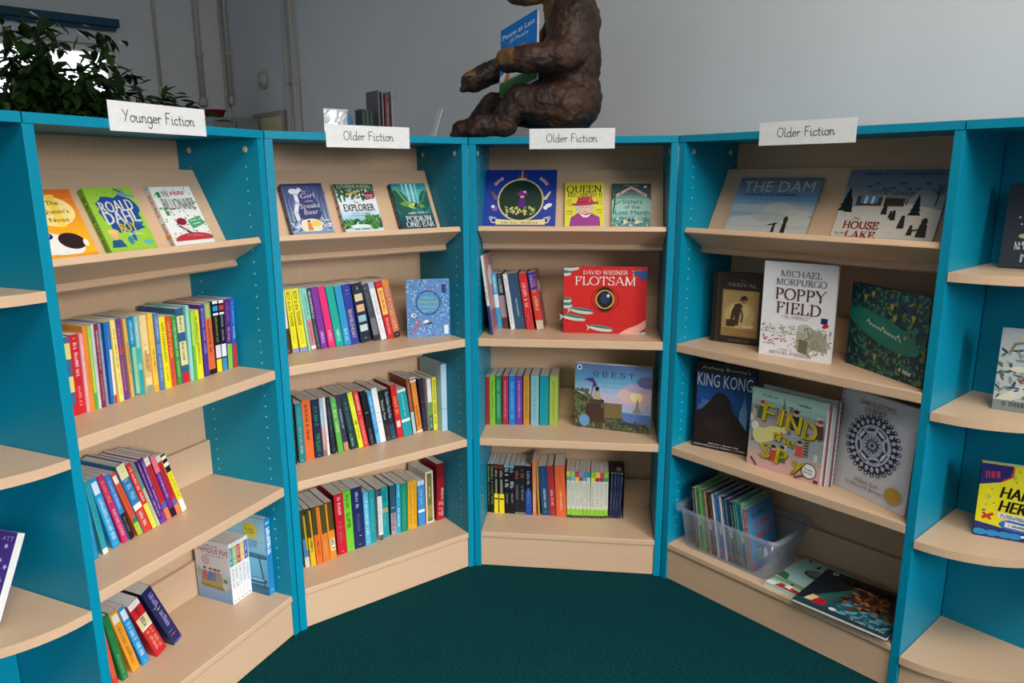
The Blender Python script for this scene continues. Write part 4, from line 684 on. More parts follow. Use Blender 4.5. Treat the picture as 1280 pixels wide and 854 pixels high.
ROWS['C4'] = ['C', Z4, 'bottom shelf', 'bookcase under the bear', [
 ('black paperback with green lettering, left of pair', '16191A', [('q', 0.6, 0.96, 'C8D88A', 0.5, 1.5), ('q', 0.15, 0.58, 'A8B45A', 0.5, 1.2)], 'p', None, 0.0253, 0.1579, 0.01, 0.1941, 0.0),
 ('black paperback with green lettering, right of pair', '16191A', [('q', 0.6, 0.96, 'C8D88A', 0.5, 1.5), ('q', 0.15, 0.58, 'A8B45A', 0.5, 1.2)], 'p', None, 0.0356, 0.1559, 0.0149, 0.194, 0.0),
 ('black paperback with yellow foot, left of pair', '17150F', [('b', 0, 0.4, 'F0DC22'), ('r', 0.1, 0.28, 0.9, 0.31, '17150F'), ('r', 0.3, 0.4, 0.7, 0.7, '8A8A70'), ('q', 0.72, 0.88, 'E0D8C0', 0.5, 1.5), ('b', 0.92, 0.98, '8A2A24')], 'p', None, 0.0508, 0.1548, 0.0163, 0.1953, 0.0),
 ('black paperback with yellow foot, right of pair', '17150F', [('b', 0, 0.4, 'F0DC22'), ('r', 0.1, 0.28, 0.9, 0.31, '17150F'), ('r', 0.3, 0.4, 0.7, 0.7, '8A8A70'), ('q', 0.72, 0.88, 'E0D8C0', 0.5, 1.5), ('b', 0.92, 0.98, '8A2A24')], 'p', None, 0.0705, 0.1532, 0.02, 0.1945, 0.92),
 ('black paperback with white title, left of pair', '12141A', [('q', 0.74, 0.93, 'F2F2F2', 0.5, 2.0), ('q', 0.5, 0.7, 'F2F2F2', 0.5, 2.0), ('q', 0.2, 0.42, 'B8C0C8'), ('b', 0.95, 1, '6AB8D8')], 'p', None, 0.0921, 0.1538, 0.0182, 0.1943, 1.01),
 ('black paperback with white title, right of pair', '12141A', [('q', 0.74, 0.93, 'F2F2F2', 0.5, 2.0), ('q', 0.5, 0.7, 'F2F2F2', 0.5, 2.0), ('q', 0.2, 0.42, 'B8C0C8'), ('b', 0.95, 1, '6AB8D8')], 'p', None, 0.1106, 0.1533, 0.0189, 0.1942, 0.79),
 ('black paperback with orange heading, left of pair', '1C1C20', [('q', 0.7, 0.92, 'D8643A', 0.5, 1.8), ('q', 0.28, 0.6, '8A98A4', 0.5, 1.3), ('b', 0, 0.05, '4A4238'), ('b', 0.015, 0.025, 'D8D4C8')], 'p', None, 0.1299, 0.1534, 0.0188, 0.1937, 0.67),
 ('black paperback with orange heading, right of pair', '1C1C20', [('q', 0.7, 0.92, 'D8643A', 0.5, 1.8), ('q', 0.28, 0.6, '8A98A4', 0.5, 1.3), ('b', 0, 0.05, '4A4238'), ('b', 0.015, 0.025, 'D8D4C8')], 'p', None, 0.149, 0.1533, 0.0205, 0.1939, 0.66),
 ('black paperback with royal blue foot', '14182A', [('b', 0, 0.5, '1A4AA8'), ('q', 0.62, 0.9, 'C8D0E0', 0.5, 1.4), ('q', 0.2, 0.55, '8AB4EC', 0.5, 1.2)], 'p', None, 0.171, 0.1505, 0.0235, 0.1941, 1.02),
 ('taller pale orange paperback', 'DD8450', [('q', 0.05, 0.42, 'F6E6D8', 0.45, 1.5), ('q', 0.44, 0.62, 'F0C8A8'), ('o', 0.45, 0.67, 0.16, 'F6EAE0'), ('d', 0.04, '8A3A24')], 'p', None, 0.1977, 0.1487, 0.0133, 0.2166, 0.83),
 ('very thin tan paperback', 'B08A4A', [('q', 0.2, 0.8, 'D8BA7A')], 'p', None, 0.2161, 0.1491, 0.0077, 0.2122, 2.14),
 ('wide navy paperback with white handwritten title', '1E4A72', [('q', 0.14, 0.54, 'E8ECEE', 0.5, 1.1), ('d', 0.07, 'C8D4DC'), ('q', 0.62, 0.95, '3A6A92', 0.5, 0.8)], 'p', None, 0.2323, 0.1525, 0.0301, 0.1956, 4.5),
 ('dark red paperback with pale handwritten title', 'A83036', [('q', 0.2, 0.54, 'F0DCD8', 0.5, 1.1), ('d', 0.07, 'E0A8A4')], 'p', None, 0.2628, 0.1532, 0.0238, 0.1979, 4.37),
 ('wide bright orange paperback', 'E0683A', [('q', 0.1, 0.52, 'F8E0CC', 0.5, 0.9), ('q', 0.6, 0.92, 'C85428', 0.5, 0.8)], 'p', None, 0.2869, 0.1493, 0.0377, 0.2022, 3.15),
 ('slim white reader, yellow and teal bands', 'D2D6C8', [('b', 0, 0.055, '33372E'), ('b', 0.055, 0.19, '8CD02A'), ('b', 0.88, 1, 'D8D04A'), ('b', 0.8, 0.88, '5AA8A0'), ('o', 0.5, 0.94, 0.2, 'E8E8DC'), ('q', 0.25, 0.76, '8A9088', 0.5, 1.1), ('o', 0.5, 0.03, 0.2, 'C8C8B8')], 'p', None, 0.3262, 0.1459, 0.0139, 0.1852, 1.44),
 ('slim white reader, pale green bands', 'D2D6C8', [('b', 0, 0.055, '33372E'), ('b', 0.055, 0.19, '8CD02A'), ('b', 0.88, 1, 'A8CC7A'), ('b', 0.8, 0.88, '7AB8B8'), ('o', 0.5, 0.94, 0.2, 'E8E8DC'), ('q', 0.25, 0.76, '8A9088', 0.5, 1.1), ('o', 0.5, 0.03, 0.2, 'C8C8B8')], 'p', None, 0.3404, 0.1443, 0.0154, 0.1848, 1.23),
 ('slim white reader, red and yellow bands', 'D2D6C8', [('b', 0, 0.055, '33372E'), ('b', 0.055, 0.19, '8CD02A'), ('b', 0.88, 1, 'C83A3E'), ('b', 0.8, 0.88, 'E8D060'), ('o', 0.5, 0.94, 0.2, 'E8E8DC'), ('q', 0.25, 0.76, '8A9088', 0.5, 1.1), ('o', 0.5, 0.03, 0.2, 'C8C8B8')], 'p', None, 0.3561, 0.1451, 0.0143, 0.1844, 0.9),
 ('slim white reader, lilac and red bands', 'D2D6C8', [('b', 0, 0.055, '33372E'), ('b', 0.055, 0.19, '8CD02A'), ('b', 0.88, 1, '8A8AC8'), ('b', 0.8, 0.88, 'C03A4A'), ('o', 0.5, 0.94, 0.2, 'E8E8DC'), ('q', 0.25, 0.76, '8A9088', 0.5, 1.1), ('o', 0.5, 0.03, 0.2, 'C8C8B8')], 'p', None, 0.3707, 0.146, 0.0135, 0.184, 0.63),
 ('slim white reader, teal and blue bands', 'D2D6C8', [('b', 0, 0.055, '33372E'), ('b', 0.055, 0.19, '8CD02A'), ('b', 0.88, 1, '2A9AA8'), ('b', 0.8, 0.88, '4AA8C8'), ('o', 0.5, 0.94, 0.2, 'E8E8DC'), ('q', 0.25, 0.76, '8A9088', 0.5, 1.1), ('o', 0.5, 0.03, 0.2, 'C8C8B8')], 'p', None, 0.3852, 0.1467, 0.0136, 0.1835, 0.87),
 ('slim white reader, teal and white bands', 'D2D6C8', [('b', 0, 0.055, '33372E'), ('b', 0.055, 0.19, '8CD02A'), ('b', 0.88, 1, '2A98A8'), ('b', 0.8, 0.88, 'C8D8D8'), ('o', 0.5, 0.94, 0.2, 'E8E8DC'), ('q', 0.25, 0.76, '8A9088', 0.5, 1.1), ('o', 0.5, 0.03, 0.2, 'C8C8B8')], 'p', None, 0.3998, 0.1474, 0.0117, 0.1831, 0.87),
 ('slim white reader, green and yellow bands', 'D2D6C8', [('b', 0, 0.055, '33372E'), ('b', 0.055, 0.19, '8CD02A'), ('b', 0.88, 1, '9ABF3A'), ('b', 0.8, 0.88, 'E8D84A'), ('o', 0.5, 0.94, 0.2, 'E8E8DC'), ('q', 0.25, 0.76, '8A9088', 0.5, 1.1), ('o', 0.5, 0.03, 0.2, 'C8C8B8')], 'p', None, 0.4118, 0.1482, 0.0157, 0.1827, 0.0),
 ('slim white reader, yellow and crimson bands', 'D2D6C8', [('b', 0, 0.055, '33372E'), ('b', 0.055, 0.19, '8CD02A'), ('b', 0.88, 1, 'E8D43A'), ('b', 0.8, 0.88, 'B02A4A'), ('o', 0.5, 0.94, 0.2, 'E8E8DC'), ('q', 0.25, 0.76, '8A9088', 0.5, 1.1), ('o', 0.5, 0.03, 0.2, 'C8C8B8')], 'p', None, 0.4278, 0.1491, 0.0164, 0.1823, 0.0),
 ('slim white reader, red and violet bands', 'D2D6C8', [('b', 0, 0.055, '33372E'), ('b', 0.055, 0.19, '8CD02A'), ('b', 0.88, 1, 'D0484A'), ('b', 0.8, 0.88, 'A02A6A'), ('o', 0.5, 0.94, 0.2, 'E8E8DC'), ('q', 0.25, 0.76, '8A9088', 0.5, 1.1), ('o', 0.5, 0.03, 0.2, 'C8C8B8')], 'p', None, 0.4445, 0.1502, 0.0148, 0.1818, 0.0),
 ('slim white reader, green and jade bands', 'D2D6C8', [('b', 0, 0.055, '33372E'), ('b', 0.055, 0.19, '8CD02A'), ('b', 0.88, 1, '8ACB3A'), ('b', 0.8, 0.88, '2AA07A'), ('o', 0.5, 0.94, 0.2, 'E8E8DC'), ('q', 0.25, 0.76, '8A9088', 0.5, 1.1), ('o', 0.5, 0.03, 0.2, 'C8C8B8')], 'p', None, 0.4598, 0.1539, 0.0161, 0.1814, 0.0),
 ('first navy paperback from left in dark slipcase', '1C2848', [('q', 0.2, 0.6, '7A86A8'), ('o', 0.5, 0.66, 0.3, 'C8964A'), ('d', 0.03, 'W'), ('q', 0.72, 0.95, '8A98B8')], 'p', None, 0.4809, 0.1567, 0.0117, 0.1758, -0.81),
 ('second navy paperback from left in dark slipcase', '1C2848', [('q', 0.2, 0.6, '7A86A8'), ('o', 0.5, 0.66, 0.3, 'B8703A'), ('d', 0.03, 'W'), ('q', 0.72, 0.95, '8A98B8')], 'p', None, 0.4928, 0.1584, 0.0098, 0.1757, -1.29),
 ('third navy paperback from left in dark slipcase', '1C2848', [('q', 0.2, 0.6, '7A86A8'), ('o', 0.5, 0.66, 0.3, 'C8A04A'), ('d', 0.03, 'W'), ('q', 0.72, 0.95, '8A98B8')], 'p', None, 0.503, 0.1563, 0.0087, 0.1756, -1.65),
 ('fourth navy paperback from left in dark slipcase', '1C2848', [('q', 0.2, 0.6, '7A86A8'), ('o', 0.5, 0.66, 0.3, 'B05A3A'), ('d', 0.03, 'W'), ('q', 0.72, 0.95, '8A98B8')], 'p', None, 0.512, 0.1552, 0.0116, 0.1755, -1.95),
]]
rs = random.Random(11)
for key, (u, z, shelf, case, items) in ROWS.items():
    M = UM(u); case = case.replace('the bear', 'bear')
    for i, (look, base, feats, kind, front, s, d, t, h, lean) in enumerate(items):
        D = h*.655 if kind == 'p' else h*.70
        lim = BACK-.0175-d
        if 'slipcase' in look: lim = .104
        D = min(D, lim)
        if key == 'C3': D = min(.118, lim)
        zz = z+.0002
        if lean < 0: zz += t*sin(radians(-lean))
        kd = 'hardback' if kind == 'h' else 'paperback'
        if 'slipcase' in look: lab = look+', bottom shelf under the bear'; grp = 'navy boxed paperbacks'
        else:
            look2 = look
            lab = '%s, %s from left, %s, %s' % (look2, ordinal(i+1), shelf, case); grp = 'books on the %s of the %s' % (shelf, case)
        if len(lab.split()) > 16:
            lab = lab.replace(', first of an adjacent pair', '').replace(', second of an adjacent pair', '')
        if len(lab.split()) > 16:
            lab = '%s, %s from left, %s, %s' % (look, ordinal(i+1), shelf.replace(' shelf', ' row'), case.replace(' bookcase', ' case'))
            w_ = lab.split()
            if len(w_) > 16:
                lk = look.split()[:max(3, 16-(len(w_)-len(look.split())))]
                while lk and lk[-1] in ('with', 'and', 'a', 'in', 'at', 'the', 'of', 'white', 'vertical', 'pale', 'grey'): lk.pop()
                lab = '%s, %s from left, %s, %s' % (' '.join(lk), ordinal(i+1), shelf.replace(' shelf', ' row'), case.replace(' bookcase', ' case'))
        b = book(M @ T(s, d, zz) @ RY(-lean), t, h, D, base, lab, feats, kind, group=grp, pages=PAPER_F if i % 3 == 1 else PAPER, seed=i+len(key)*31+ord(key[0])+ord(key[1]))
        if front:
            a = Art(D, h); a.rect(0, 0, 1, 1, front); a.ell(.55, .72, .28, .2, 'E2D8D2'); a.rect(.1, .05, .9, .3, '9A5A62')
            a.build('cover_art', b, T(t+.0001, 0, 0) @ RZ(90) @ RX(90))

# slipcase round the four navy paperbacks
s0 = ROWS['C4'][4][-4][5]-.0045; s1 = ROWS['C4'][4][-1][5]+ROWS['C4'][4][-1][7]+.0105
sc = empty('slipcase', UM('C') @ T(s0, .158, Z4+.0002), 'dark brown open slipcase holding navy paperbacks, bottom shelf under the bear', 'slipcase')
DK = noise_mat('dark_brown_board', ['241A1E', '33262A'], 20, rough=.4)
bm = bmesh.new(); w_ = s1-s0
box(bm, .0, .0015, 0, .107, 0, .1825); box(bm, w_-.0015, w_, 0, .107, 0, .1825); box(bm, .0015, w_-.0015, 0, .107, .181, .1825); box(bm, .0015, w_-.0015, .1055, .107, 0, .181)
mesh_obj('case', bm, DK, sc)
a = Art(w_, .107); a.rect(.5, .12, .78, .42, 'D8D4CC')
for i in range(7): a.rect(.53+.033*i, .15, .545+.033*i, .38, '2A2A2E')
a.build('barcode_patch', sc, T(0, 0, .1826))
a = Art(.107, .1825); a.rect(.05, .3, .95, .75, '4A3A3C'); a.ell(.5, .5, .3, .18, '6A5048'); a.build('side_picture', sc, T(w_+.0001, 0, 0) @ RZ(90) @ RX(90))

# ---- books shown face-on
def face_book(mw, W, Hh, t, base, label, draw, kind='p', spine=None, spine_feats=(), cat='book', group=None, pages=None):
    v0 = .041/Hh if group and 'ledge' in group else 0.0
    # mw: frame at the lower left front corner of the cover (x right, y back, z up)
    root = empty('book', mw @ T(0, t, 0) @ RZ(-90), label, cat, group)
    book_body(root, t, Hh, W, base, kind, spine, pages or PAPER_F)
    pic = Art(W, Hh, v0); ttl = Art(W, Hh, v0)
    draw(pic, ttl)
    M = T(t+.0001, 0, 0) @ RZ(90) @ RX(90)
    pic.build('cover_art', root, M); ttl.build('title', root, M, pic)
    if spine_feats:
        sp = Art(t, Hh)
        for i, f in enumerate(spine_feats):
            if f[0] == 'q': sp.scribble(.5, f[2], .5, f[1], t*.5, f[3], i)
            elif f[0] == 'b': sp.rect(.03, f[1], .97, f[2], f[3])
        sp.build('spine_design', root, T(0, -.0001, 0) @ RX(90))
    return root
def on_shelf(u, s, d, z, yaw=0, tilt=0, t=0.01): return UM(u) @ T(s, d, z+.0002+t*sin(radians(tilt))) @ RZ(yaw) @ RX(-tilt)
def on_board(u, s, t): return UM(u) @ T(0, .10, 1.14) @ RX(-SLT) @ T(s, -t-.0002, .0342)
def strips(a, cols, v0=0.0, v1=1.0, n=None):
    # printed blend of colours from bottom to top
    n = n or 14
    L = [[lin(int(NAMED.get(c, c)[i:i+2], 16)) for i in (0, 2, 4)] for c in cols]
    C2 = [NAMED.get(c, c) for c in cols]
    for i in range(n):
        f = i/(n-1)*(len(cols)-1); k = min(int(f), len(cols)-2); q = f-k
        col = ''.join('%02X' % round(int(C2[k][j:j+2], 16)*(1-q)+int(C2[k+1][j:j+2], 16)*q) for j in (0, 2, 4))
        a.rect(0, v0+(v1-v0)*i/n, 1, min(v1, v0+(v1-v0)*(i+1)/n+.004), col)
    a.lay += 1
def person(a, u, v, h, body, head='C89A7A', hair=None, wd=.35):
    k = a.H/a.W; w = h*k*wd
    a.poly([(u-w*.5, v), (u+w*.5, v), (u+w*.34, v+h*.68), (u-w*.34, v+h*.68)], body)
    a.ell(u, v+h*.82, h*k*.15, h*.16, head, 12)
    if hair: a.ell(u, v+h*.89, h*k*.15, h*.1, hair, 12)
def fir(a, u, v, h, c):
    k = a.H/a.W
    for i in range(4):
        y = v+h*.2*i; w = h*k*(.28-.055*i); a.poly([(u-w, y), (u+w, y), (u, y+h*.42)], c)
def bare_tree(a, u, v, h, c, seed=1, w=.002):
    r = random.Random(seed); k = a.H/a.W
    a.line([(u, v), (u, v+h*.55)], w*1.4, c)
    for i in range(7):
        ang = radians(40+100*i/6); L = h*(.4+.15*r.random()); y0 = v+h*(.35+.2*r.random())
        a.line([(u, y0), (u+L*k*cos(ang), y0+L*sin(ang))], w*.7, c)
def leaves(a, n, u0, v0, u1, v1, size, cols, seed=1):
    r = random.Random(seed); l0 = a.lay
    for i in range(n):
        a.lay = l0+i % 14
        a.ell(u0+(u1-u0)*r.random(), v0+(v1-v0)*r.random(), size/a.W*(.6+.7*r.random()), size*.42/a.H, r.choice(cols), 8, rot=r.random()*180)
    a.lay = l0+15

# display board of the left bookcase
def c_nose(a, t):
    strips(a, ['F2B41C', 'EFA81C', 'E88C22', 'DE6A22'])
    a.ell(.5, .66, .42, .28, 'F3DC8C'); a.rect(.5, .42, .66, .92, 'F0CF4E')
    for y, s, w in ((.79, 'The', .3), (.66, "Queen's", .62), (.53, 'Nose', .45)): t.text(s, .57, y, .0105, '4A2A12', w*.1, .014)
    a.ell(.2, .18, .34, .2, 'E9E6E2'); a.ell(.5, .08, .3, .12, 'E9E6E2'); a.ell(.1, .3, .2, .1, 'F0EEEA'); a.ell(.62, .2, .24, .15, '2A1218', rot=-12); a.ell(.22, .29, .1, .06, '1A2A6A'); a.ell(.23, .30, .035, .022, 'F2F2F2'); a.ell(.86, .16, .05, .07, 'F0E0D0')
face_book(on_board('A', .0885, .016), .129, .198, .016, 'E79A20', 'orange paperback with dog nose picture, leftmost on the left display ledge', c_nose, group='books on the left display ledge')
def c_boy(a, t):
    a.rect(0, 0, 1, 1, '98C93C'); a.blob(.53, .6, .43, .26, '16489A', 5, 24, .14); a.blob(.56, .36, .34, .12, '16489A', 8, 20, .2); a.blob(.5, .12, .06, .07, '2A8A9A', 3); a.ell(.6, .18, .04, .1, '1E5AA4')
    leaves(a, 26, .03, .05, .98, .97, .003, ['5A9A2A', '6AAA30', 'B8DC5A'], 4)
    t.text('ROALD', .52, .69, .029, 'F3F2EC', .090, .04, 4); t.text('DAHL', .53, .51, .032, 'F3F2EC', .092, .04, 3); t.text('BOY', .56, .335, .024, 'EBD93C', .046, .04, 4)
    a.line([(.62, .97), (.8, .9)], .004, '26303A'); a.line([(.66, .9), (.98, .84)], .006, '6A9AC0'); a.line([(.74, .97), (.82, .84)], .005, '6A9AC0')
    a.ell(.2, .22, .085, .075, 'E2A98C'); a.ell(.2, .275, .1, .05, 'E6C66A'); a.poly([(.06, .02), (.36, .02), (.3, .14), (.12, .14)], '26508A'); a.ell(.27, .225, .03, .022, 'E2A98C')
    t.scribble(.5, .22, .82, .22, .004, 'D8ECF4', 2); a.ell(.84, .07, .09, .05, '5AB0B8')
face_book(on_board('A', .2475, .02), .131, .198, .02, '98C93C', 'green paperback with a blue cloud shape, middle of the left display ledge', c_boy, spine='7FB030', spine_feats=[('q', .1, .9, '3A5A20')], group='books on the left display ledge')
def c_bill(a, t):
    a.rect(0, 0, 1, 1, 'E9EBE8')
    r = random.Random(3)
    for i in range(90):
        u, v = r.random()*.94+.03, r.random()*.94+.03
        if .2 < u < .85 and .55 < v < .9: continue
        a.ell(u, v, .03, .011, r.choice(['2E8A4E', '3A9A5A', '2A2A2A', '3F8F5A']), 8, rot=r.random()*180)
    t.text('THE', .3, .86, .015, '4A4A50', .022, .006); a.rect(.1, .8, .18, .9, '2E8A4E'); a.rect(.12, .48, .2, .56, '2E8A4E')
    t.text('MINI', .6, .87, .012, 'C83A50', .045, .004, 4, .2)
    t.text('BILLIONAIRE', .53, .68, .032, '55585E', .102, .0)
    a.poly([(.55, .38), (.9, .45), (.95, .3), (.6, .22)], '4AA06A'); t.scribble(.6, .36, .9, .39, .004, 'E0F0E4', 1); t.scribble(.62, .3, .88, .33, .004, 'E0F0E4', 5)
    a.ell(.55, .02, .5, .16, 'B8343C', a0=0, a1=180); a.ell(.5, .04, .34, .1, 'D0605E', a0=20, a1=120)
    a.poly([(.36, .16), (.54, .18), (.44, .34), (.34, .32)], 'E6D8CC'); a.ell(.39, .36, .12, .08, '8A1A2A'); a.line([(.3, .28), (.5, .16)], .004, '3A2A2A'); a.line([(.42, .18), (.55, .14)], .004, '2A3A5A')
face_book(on_board('A', .432, .02), .131, .198, .02, 'E9EBE8', 'white paperback with green notes, rightmost on the left display ledge', c_bill, spine='DADCD8', spine_feats=[('b', .28, .34, 'E0A030'), ('q', .1, .9, 'A85A5A')], group='books on the left display ledge')

# display board left of the bear
def c_girl(a, t):
    strips(a, ['9FB0CC', '7F93B8', '56669A', '3F4A80'])
    for i, u in enumerate((.06, .16, .28, .72, .84, .94)): a.line([(u, .2), (u+.02*(-1)**i, .95)], .0035, '3A3F66'); a.line([(u, .6), (u+.08, .82)], .002, '3A3F66')
    a.ell(.26, .84, .11, .07, 'D8DDE6'); a.rect(0, .955, 1, 1, '2E2A5A')
    a.poly([(.28, .3), (.26, .6), (.34, .78), (.5, .88), (.66, .78), (.8, .55), (.82, .34), (.7, .22), (.4, .2)], '2F3670'); a.line([(.22, .26), (.2, .4), (.3, .6), (.3, .78), (.42, .88)], .012, 'DDE2EC')
    a.ell(.5, .12, .3, .17, 'E6E0C8'); a.ell(.62, .16, .12, .08, 'EBC860'); person(a, .45, .02, .22, 'D98A2A', 'C8744A', '5A2A1A', .5)
    leaves(a, 24, .02, .02, .25, .2, .006, ['3A4A6A', 'D8E0EA', '6A7A9A'], 2); leaves(a, 22, .74, .02, .98, .22, .006, ['3A4A6A', 'D8E0EA', '6A7A9A'], 5)
    for y, s, w in ((.74, 'Girl', .046), (.63, 'who', .026), (.53, 'Speaks', .062), (.40, 'Bear', .045)): t.text(s, .57, y, .0155 if w > .03 else .008, 'EDF0F4', w, .012, 3, .1)
    t.text('The', .5, .83, .007, 'EDF0F4', .014, .008)
face_book(on_board('B', .105, .026) @ RY(-1.2), .130, .198, .026, '7F93B8', 'blue and white night-forest paperback, leftmost on the display ledge left of bear', c_girl, spine='1B1C34', spine_feats=[('q', .2, .9, '8A8AB0')], group='books on the ledge left of the bear')
def c_expl(a, t):
    a.rect(0, 0, 1, 1, 'D6E4EE'); strips(a, ['7FC4E4', 'C6E0EE', 'E8EEF2', 'E2EAF0'], .18, .66)
    leaves(a, 90, 0, .66, 1, .99, .010, ['1E4A26', '2E6A30', '27582A', '3F7A38'], 3); leaves(a, 90, 0, .0, 1, .2, .011, ['2E6A30', '4A8A3A', '1E4A26', '5FA04A'], 6); leaves(a, 30, .6, .15, 1, .3, .010, ['2E6A30', '4A8A3A'], 9)
    a.rect(0, .88, 1, .99, '1E4A26'); t.text('KATHERINE RUNDELL', .5, .935, .0125, 'E4ECDC', .118, .012)
    a.line([(.25, .76), (.62, .84)], .006, 'D0B060'); a.line([(.32, .86), (.55, .72)], .004, 'C09A50')
    a.ell(.84, .74, .15, .1, '8A1A3A'); t.scribble(.72, .74, .96, .74, .006, 'F0D8DC', 1); t.scribble(.76, .69, .92, .69, .004, 'F0D8DC', 3)
    t.text('EXPLORER', .5, .475, .024, '2A1E1C', .104, .02); t.text('The', .45, .59, .008, '4A3A34', .016, .004); t.scribble(.28, .35, .75, .35, .004, '8AA0AC', 1); t.scribble(.2, .3, .8, .3, .004, '8AA0AC', 4)
    a.ell(.42, .07, .26, .05, 'DDE8EC'); a.rect(.2, .02, .65, .05, 'C6DCE6')
face_book(on_board('B', .272, .024), .131, .198, .024, 'D6E4EE', 'paperback with green jungle and pale sky, middle of ledge left of the bear', c_expl, spine='B9B4AC', spine_feats=[('b', .3, .34, 'A83A3A'), ('b', .45, .49, 'A83A3A'), ('b', .6, .64, 'A83A3A'), ('q', .66, .9, '2A2A2A')], group='books on the ledge left of the bear')
def c_pod(a, t):
    strips(a, ['123A4A', '16505E', '1E7A7E', '2E9AA4', '5AB8C0', '2A7A88'])
    for u in (.3, .42, .55, .66): a.poly([(u-.03, .45), (u+.03, .45), (u+.05, .99), (u-.01, .99)], 'A8D8DC' if u in (.42, .55) else '7AC0C8')
    a.ell(.18, .55, .22, .38, '1E5A4E', rot=20); a.ell(.86, .6, .16, .3, '1E5A4E', rot=-20); a.ell(.48, .5, .34, .08, '6A9A4A', rot=-8); a.ell(.5, .48, .14, .07, 'D8D87A'); a.poly([(.5, .44), (.68, .42), (.62, .52), (.55, .54)], '1E2A2A')
    a.line([(.1, .9), (.3, .6), (.5, .44)], .006, '7AB05A'); a.line([(.95, .85), (.8, .6), (.6, .46)], .005, '3A8A6A')
    t.scribble(.3, .31, .9, .33, .007, 'D8E4DC', 2); roman(t, 'PODKIN', .55, .19, .018, 'E8F0EA', .094, .17, .06); roman(t, 'ONE-EAR', .55, .06, .018, 'E8F0EA', .102, .17, .06)
face_book(on_board('B', .468, .024), .131, .198, .024, '16505E', 'teal underwater-green paperback, right on ledge left of the bear', c_pod, spine='0E2230', spine_feats=[('q', .2, .9, '5A8A90')], group='books on the ledge left of the bear')

# display board under the bear
def c_royal(a, t):
    a.rect(0, 0, 1, 1, '12389A')
    a.ring(.51, .46, .30, .322, 'D8C88A'); a.ell(.51, .46, .30, .30*.2485/.252, '123026')
    leaves(a, 60, .3, .2, .72, .34, .006, ['C8B85A', '8AA04A', 'E0CF80', '3A6A3A'], 3)
    for i in range(40):
        k = 2*pi*i/40; a.ell(.51+.285*cos(k), .46+.285*sin(k), .012, .012, '123026', 8)
    person(a, .53, .33, .25, '5A1A7A', 'E4B49A', 'D8D0D4', .5); a.ell(.53, .565, .08, .03, '7A1E86'); a.ell(.53, .59, .05, .03, '7A1E86'); a.ell(.565, .6, .02, .015, 'E8E4F0')
    a.rect(.46, .82, .58, .85, 'E8E0D0'); 
    for u in (.47, .52, .57): a.line([(.52, .85), (u, .9)], .006, 'C8933A')
    a.ell(.52, .93, .012, .02, 'E0B860'); a.line([(.52, .86), (.52, .97)], .004, 'D8A84A'); a.ell(.48, .875, .025, .03, '7A2A3A'); a.ell(.56, .875, .025, .03, '7A2A3A')
    for s in (-1, 1):
        a.line([(.51+s*.27, .84), (.51+s*.32, .8), (.51+s*.36, .74)], .012, 'D8BCC4'); a.line([(.51+s*.28, .85), (.51+s*.33, .82), (.51+s*.38, .72)], .004, 'B05A6A')
        a.poly([(.51+s*.3, .46), (.51+s*.36, .46), (.51+s*.42, .6), (.51+s*.4, .61)], 'D8C8A0' if s > 0 else '8A5A4A'); a.ring(.51+s*.36, .1, .03, .045, 'D8D8C8'); a.ring(.51+s*.4, .14, .015, .025, 'D8D8C8')
    a.ell(.9, .36, .05, .03, 'E4E8EE', rot=20); a.ell(.86, .32, .03, .03, 'E4E8EE'); a.ell(.16, .3, .04, .04, '8A5AA8'); a.ell(.13, .34, .025, .025, 'E8E4F0')
    a.poly([(.18, .02), (.86, .02), (.86, .12), (.52, .085), (.18, .12)], 'E8DC9A'); t.scribble(.26, .055, .78, .055, .006, '7A6A3A', 2)
face_book(on_board('C', .024, .014), .2485, .252, .014, '12389A', 'large square blue book with a gold oval frame under the bear', c_royal, 'h', group='books on the ledge under the bear')
def c_qe(a, t):
    a.rect(0, 0, 1, 1, 'E3DA2A'); roman(t, 'QUEEN', .5, .85, .024, '1A1A1C', .118, .17, .06); roman(t, 'ELIZABETH II', .52, .715, .015, '1A1A1C', .116, .17, .06)
    a.poly([(.12, .0), (.92, .0), (.9, .2), (.68, .3), (.34, .3), (.16, .2)], '9A2A8E'); a.poly([(.36, .3), (.48, .2), (.6, .2), (.7, .3), (.55, .24)], 'F0E8E8')
    a.ell(.5, .42, .24, .14, 'B8BCC4'); a.ell(.52, .4, .15, .14, 'E6B8A4'); a.ell(.52, .3, .08, .03, 'E6B8A4')
    for u in (.46, .58): a.ell(u, .42, .02, .012, '3A4A6A', 10)
    a.ell(.52, .33, .04, .012, 'B0303A', 12); a.line([(.52, .41), (.53, .37)], .0015, 'C08A78')
    a.ell(.52, .51, .36, .05, 'A81E48', rot=4); a.poly([(.3, .52), (.74, .53), (.7, .67), (.34, .66)], 'C8234E'); a.poly([(.3, .53), (.74, .55), (.73, .58), (.31, .56)], '7A1236'); a.line([(.64, .56), (.7, .7)], .006, 'E06070')
    for y in (.6, .54, .48, .34, .28): t.scribble(.04, y, .2, y, .004, '4A4A20', int(y*50)); t.scribble(.82, y+.02, .98, y+.03, .004, '4A4A20', int(y*30))
face_book(on_board('C', .3055, .014) @ RY(-1.0), .1305, .202, .014, 'E3DA2A', 'yellow paperback showing a lady in a crimson hat, middle display ledge', c_qe, group='books on the ledge under the bear')
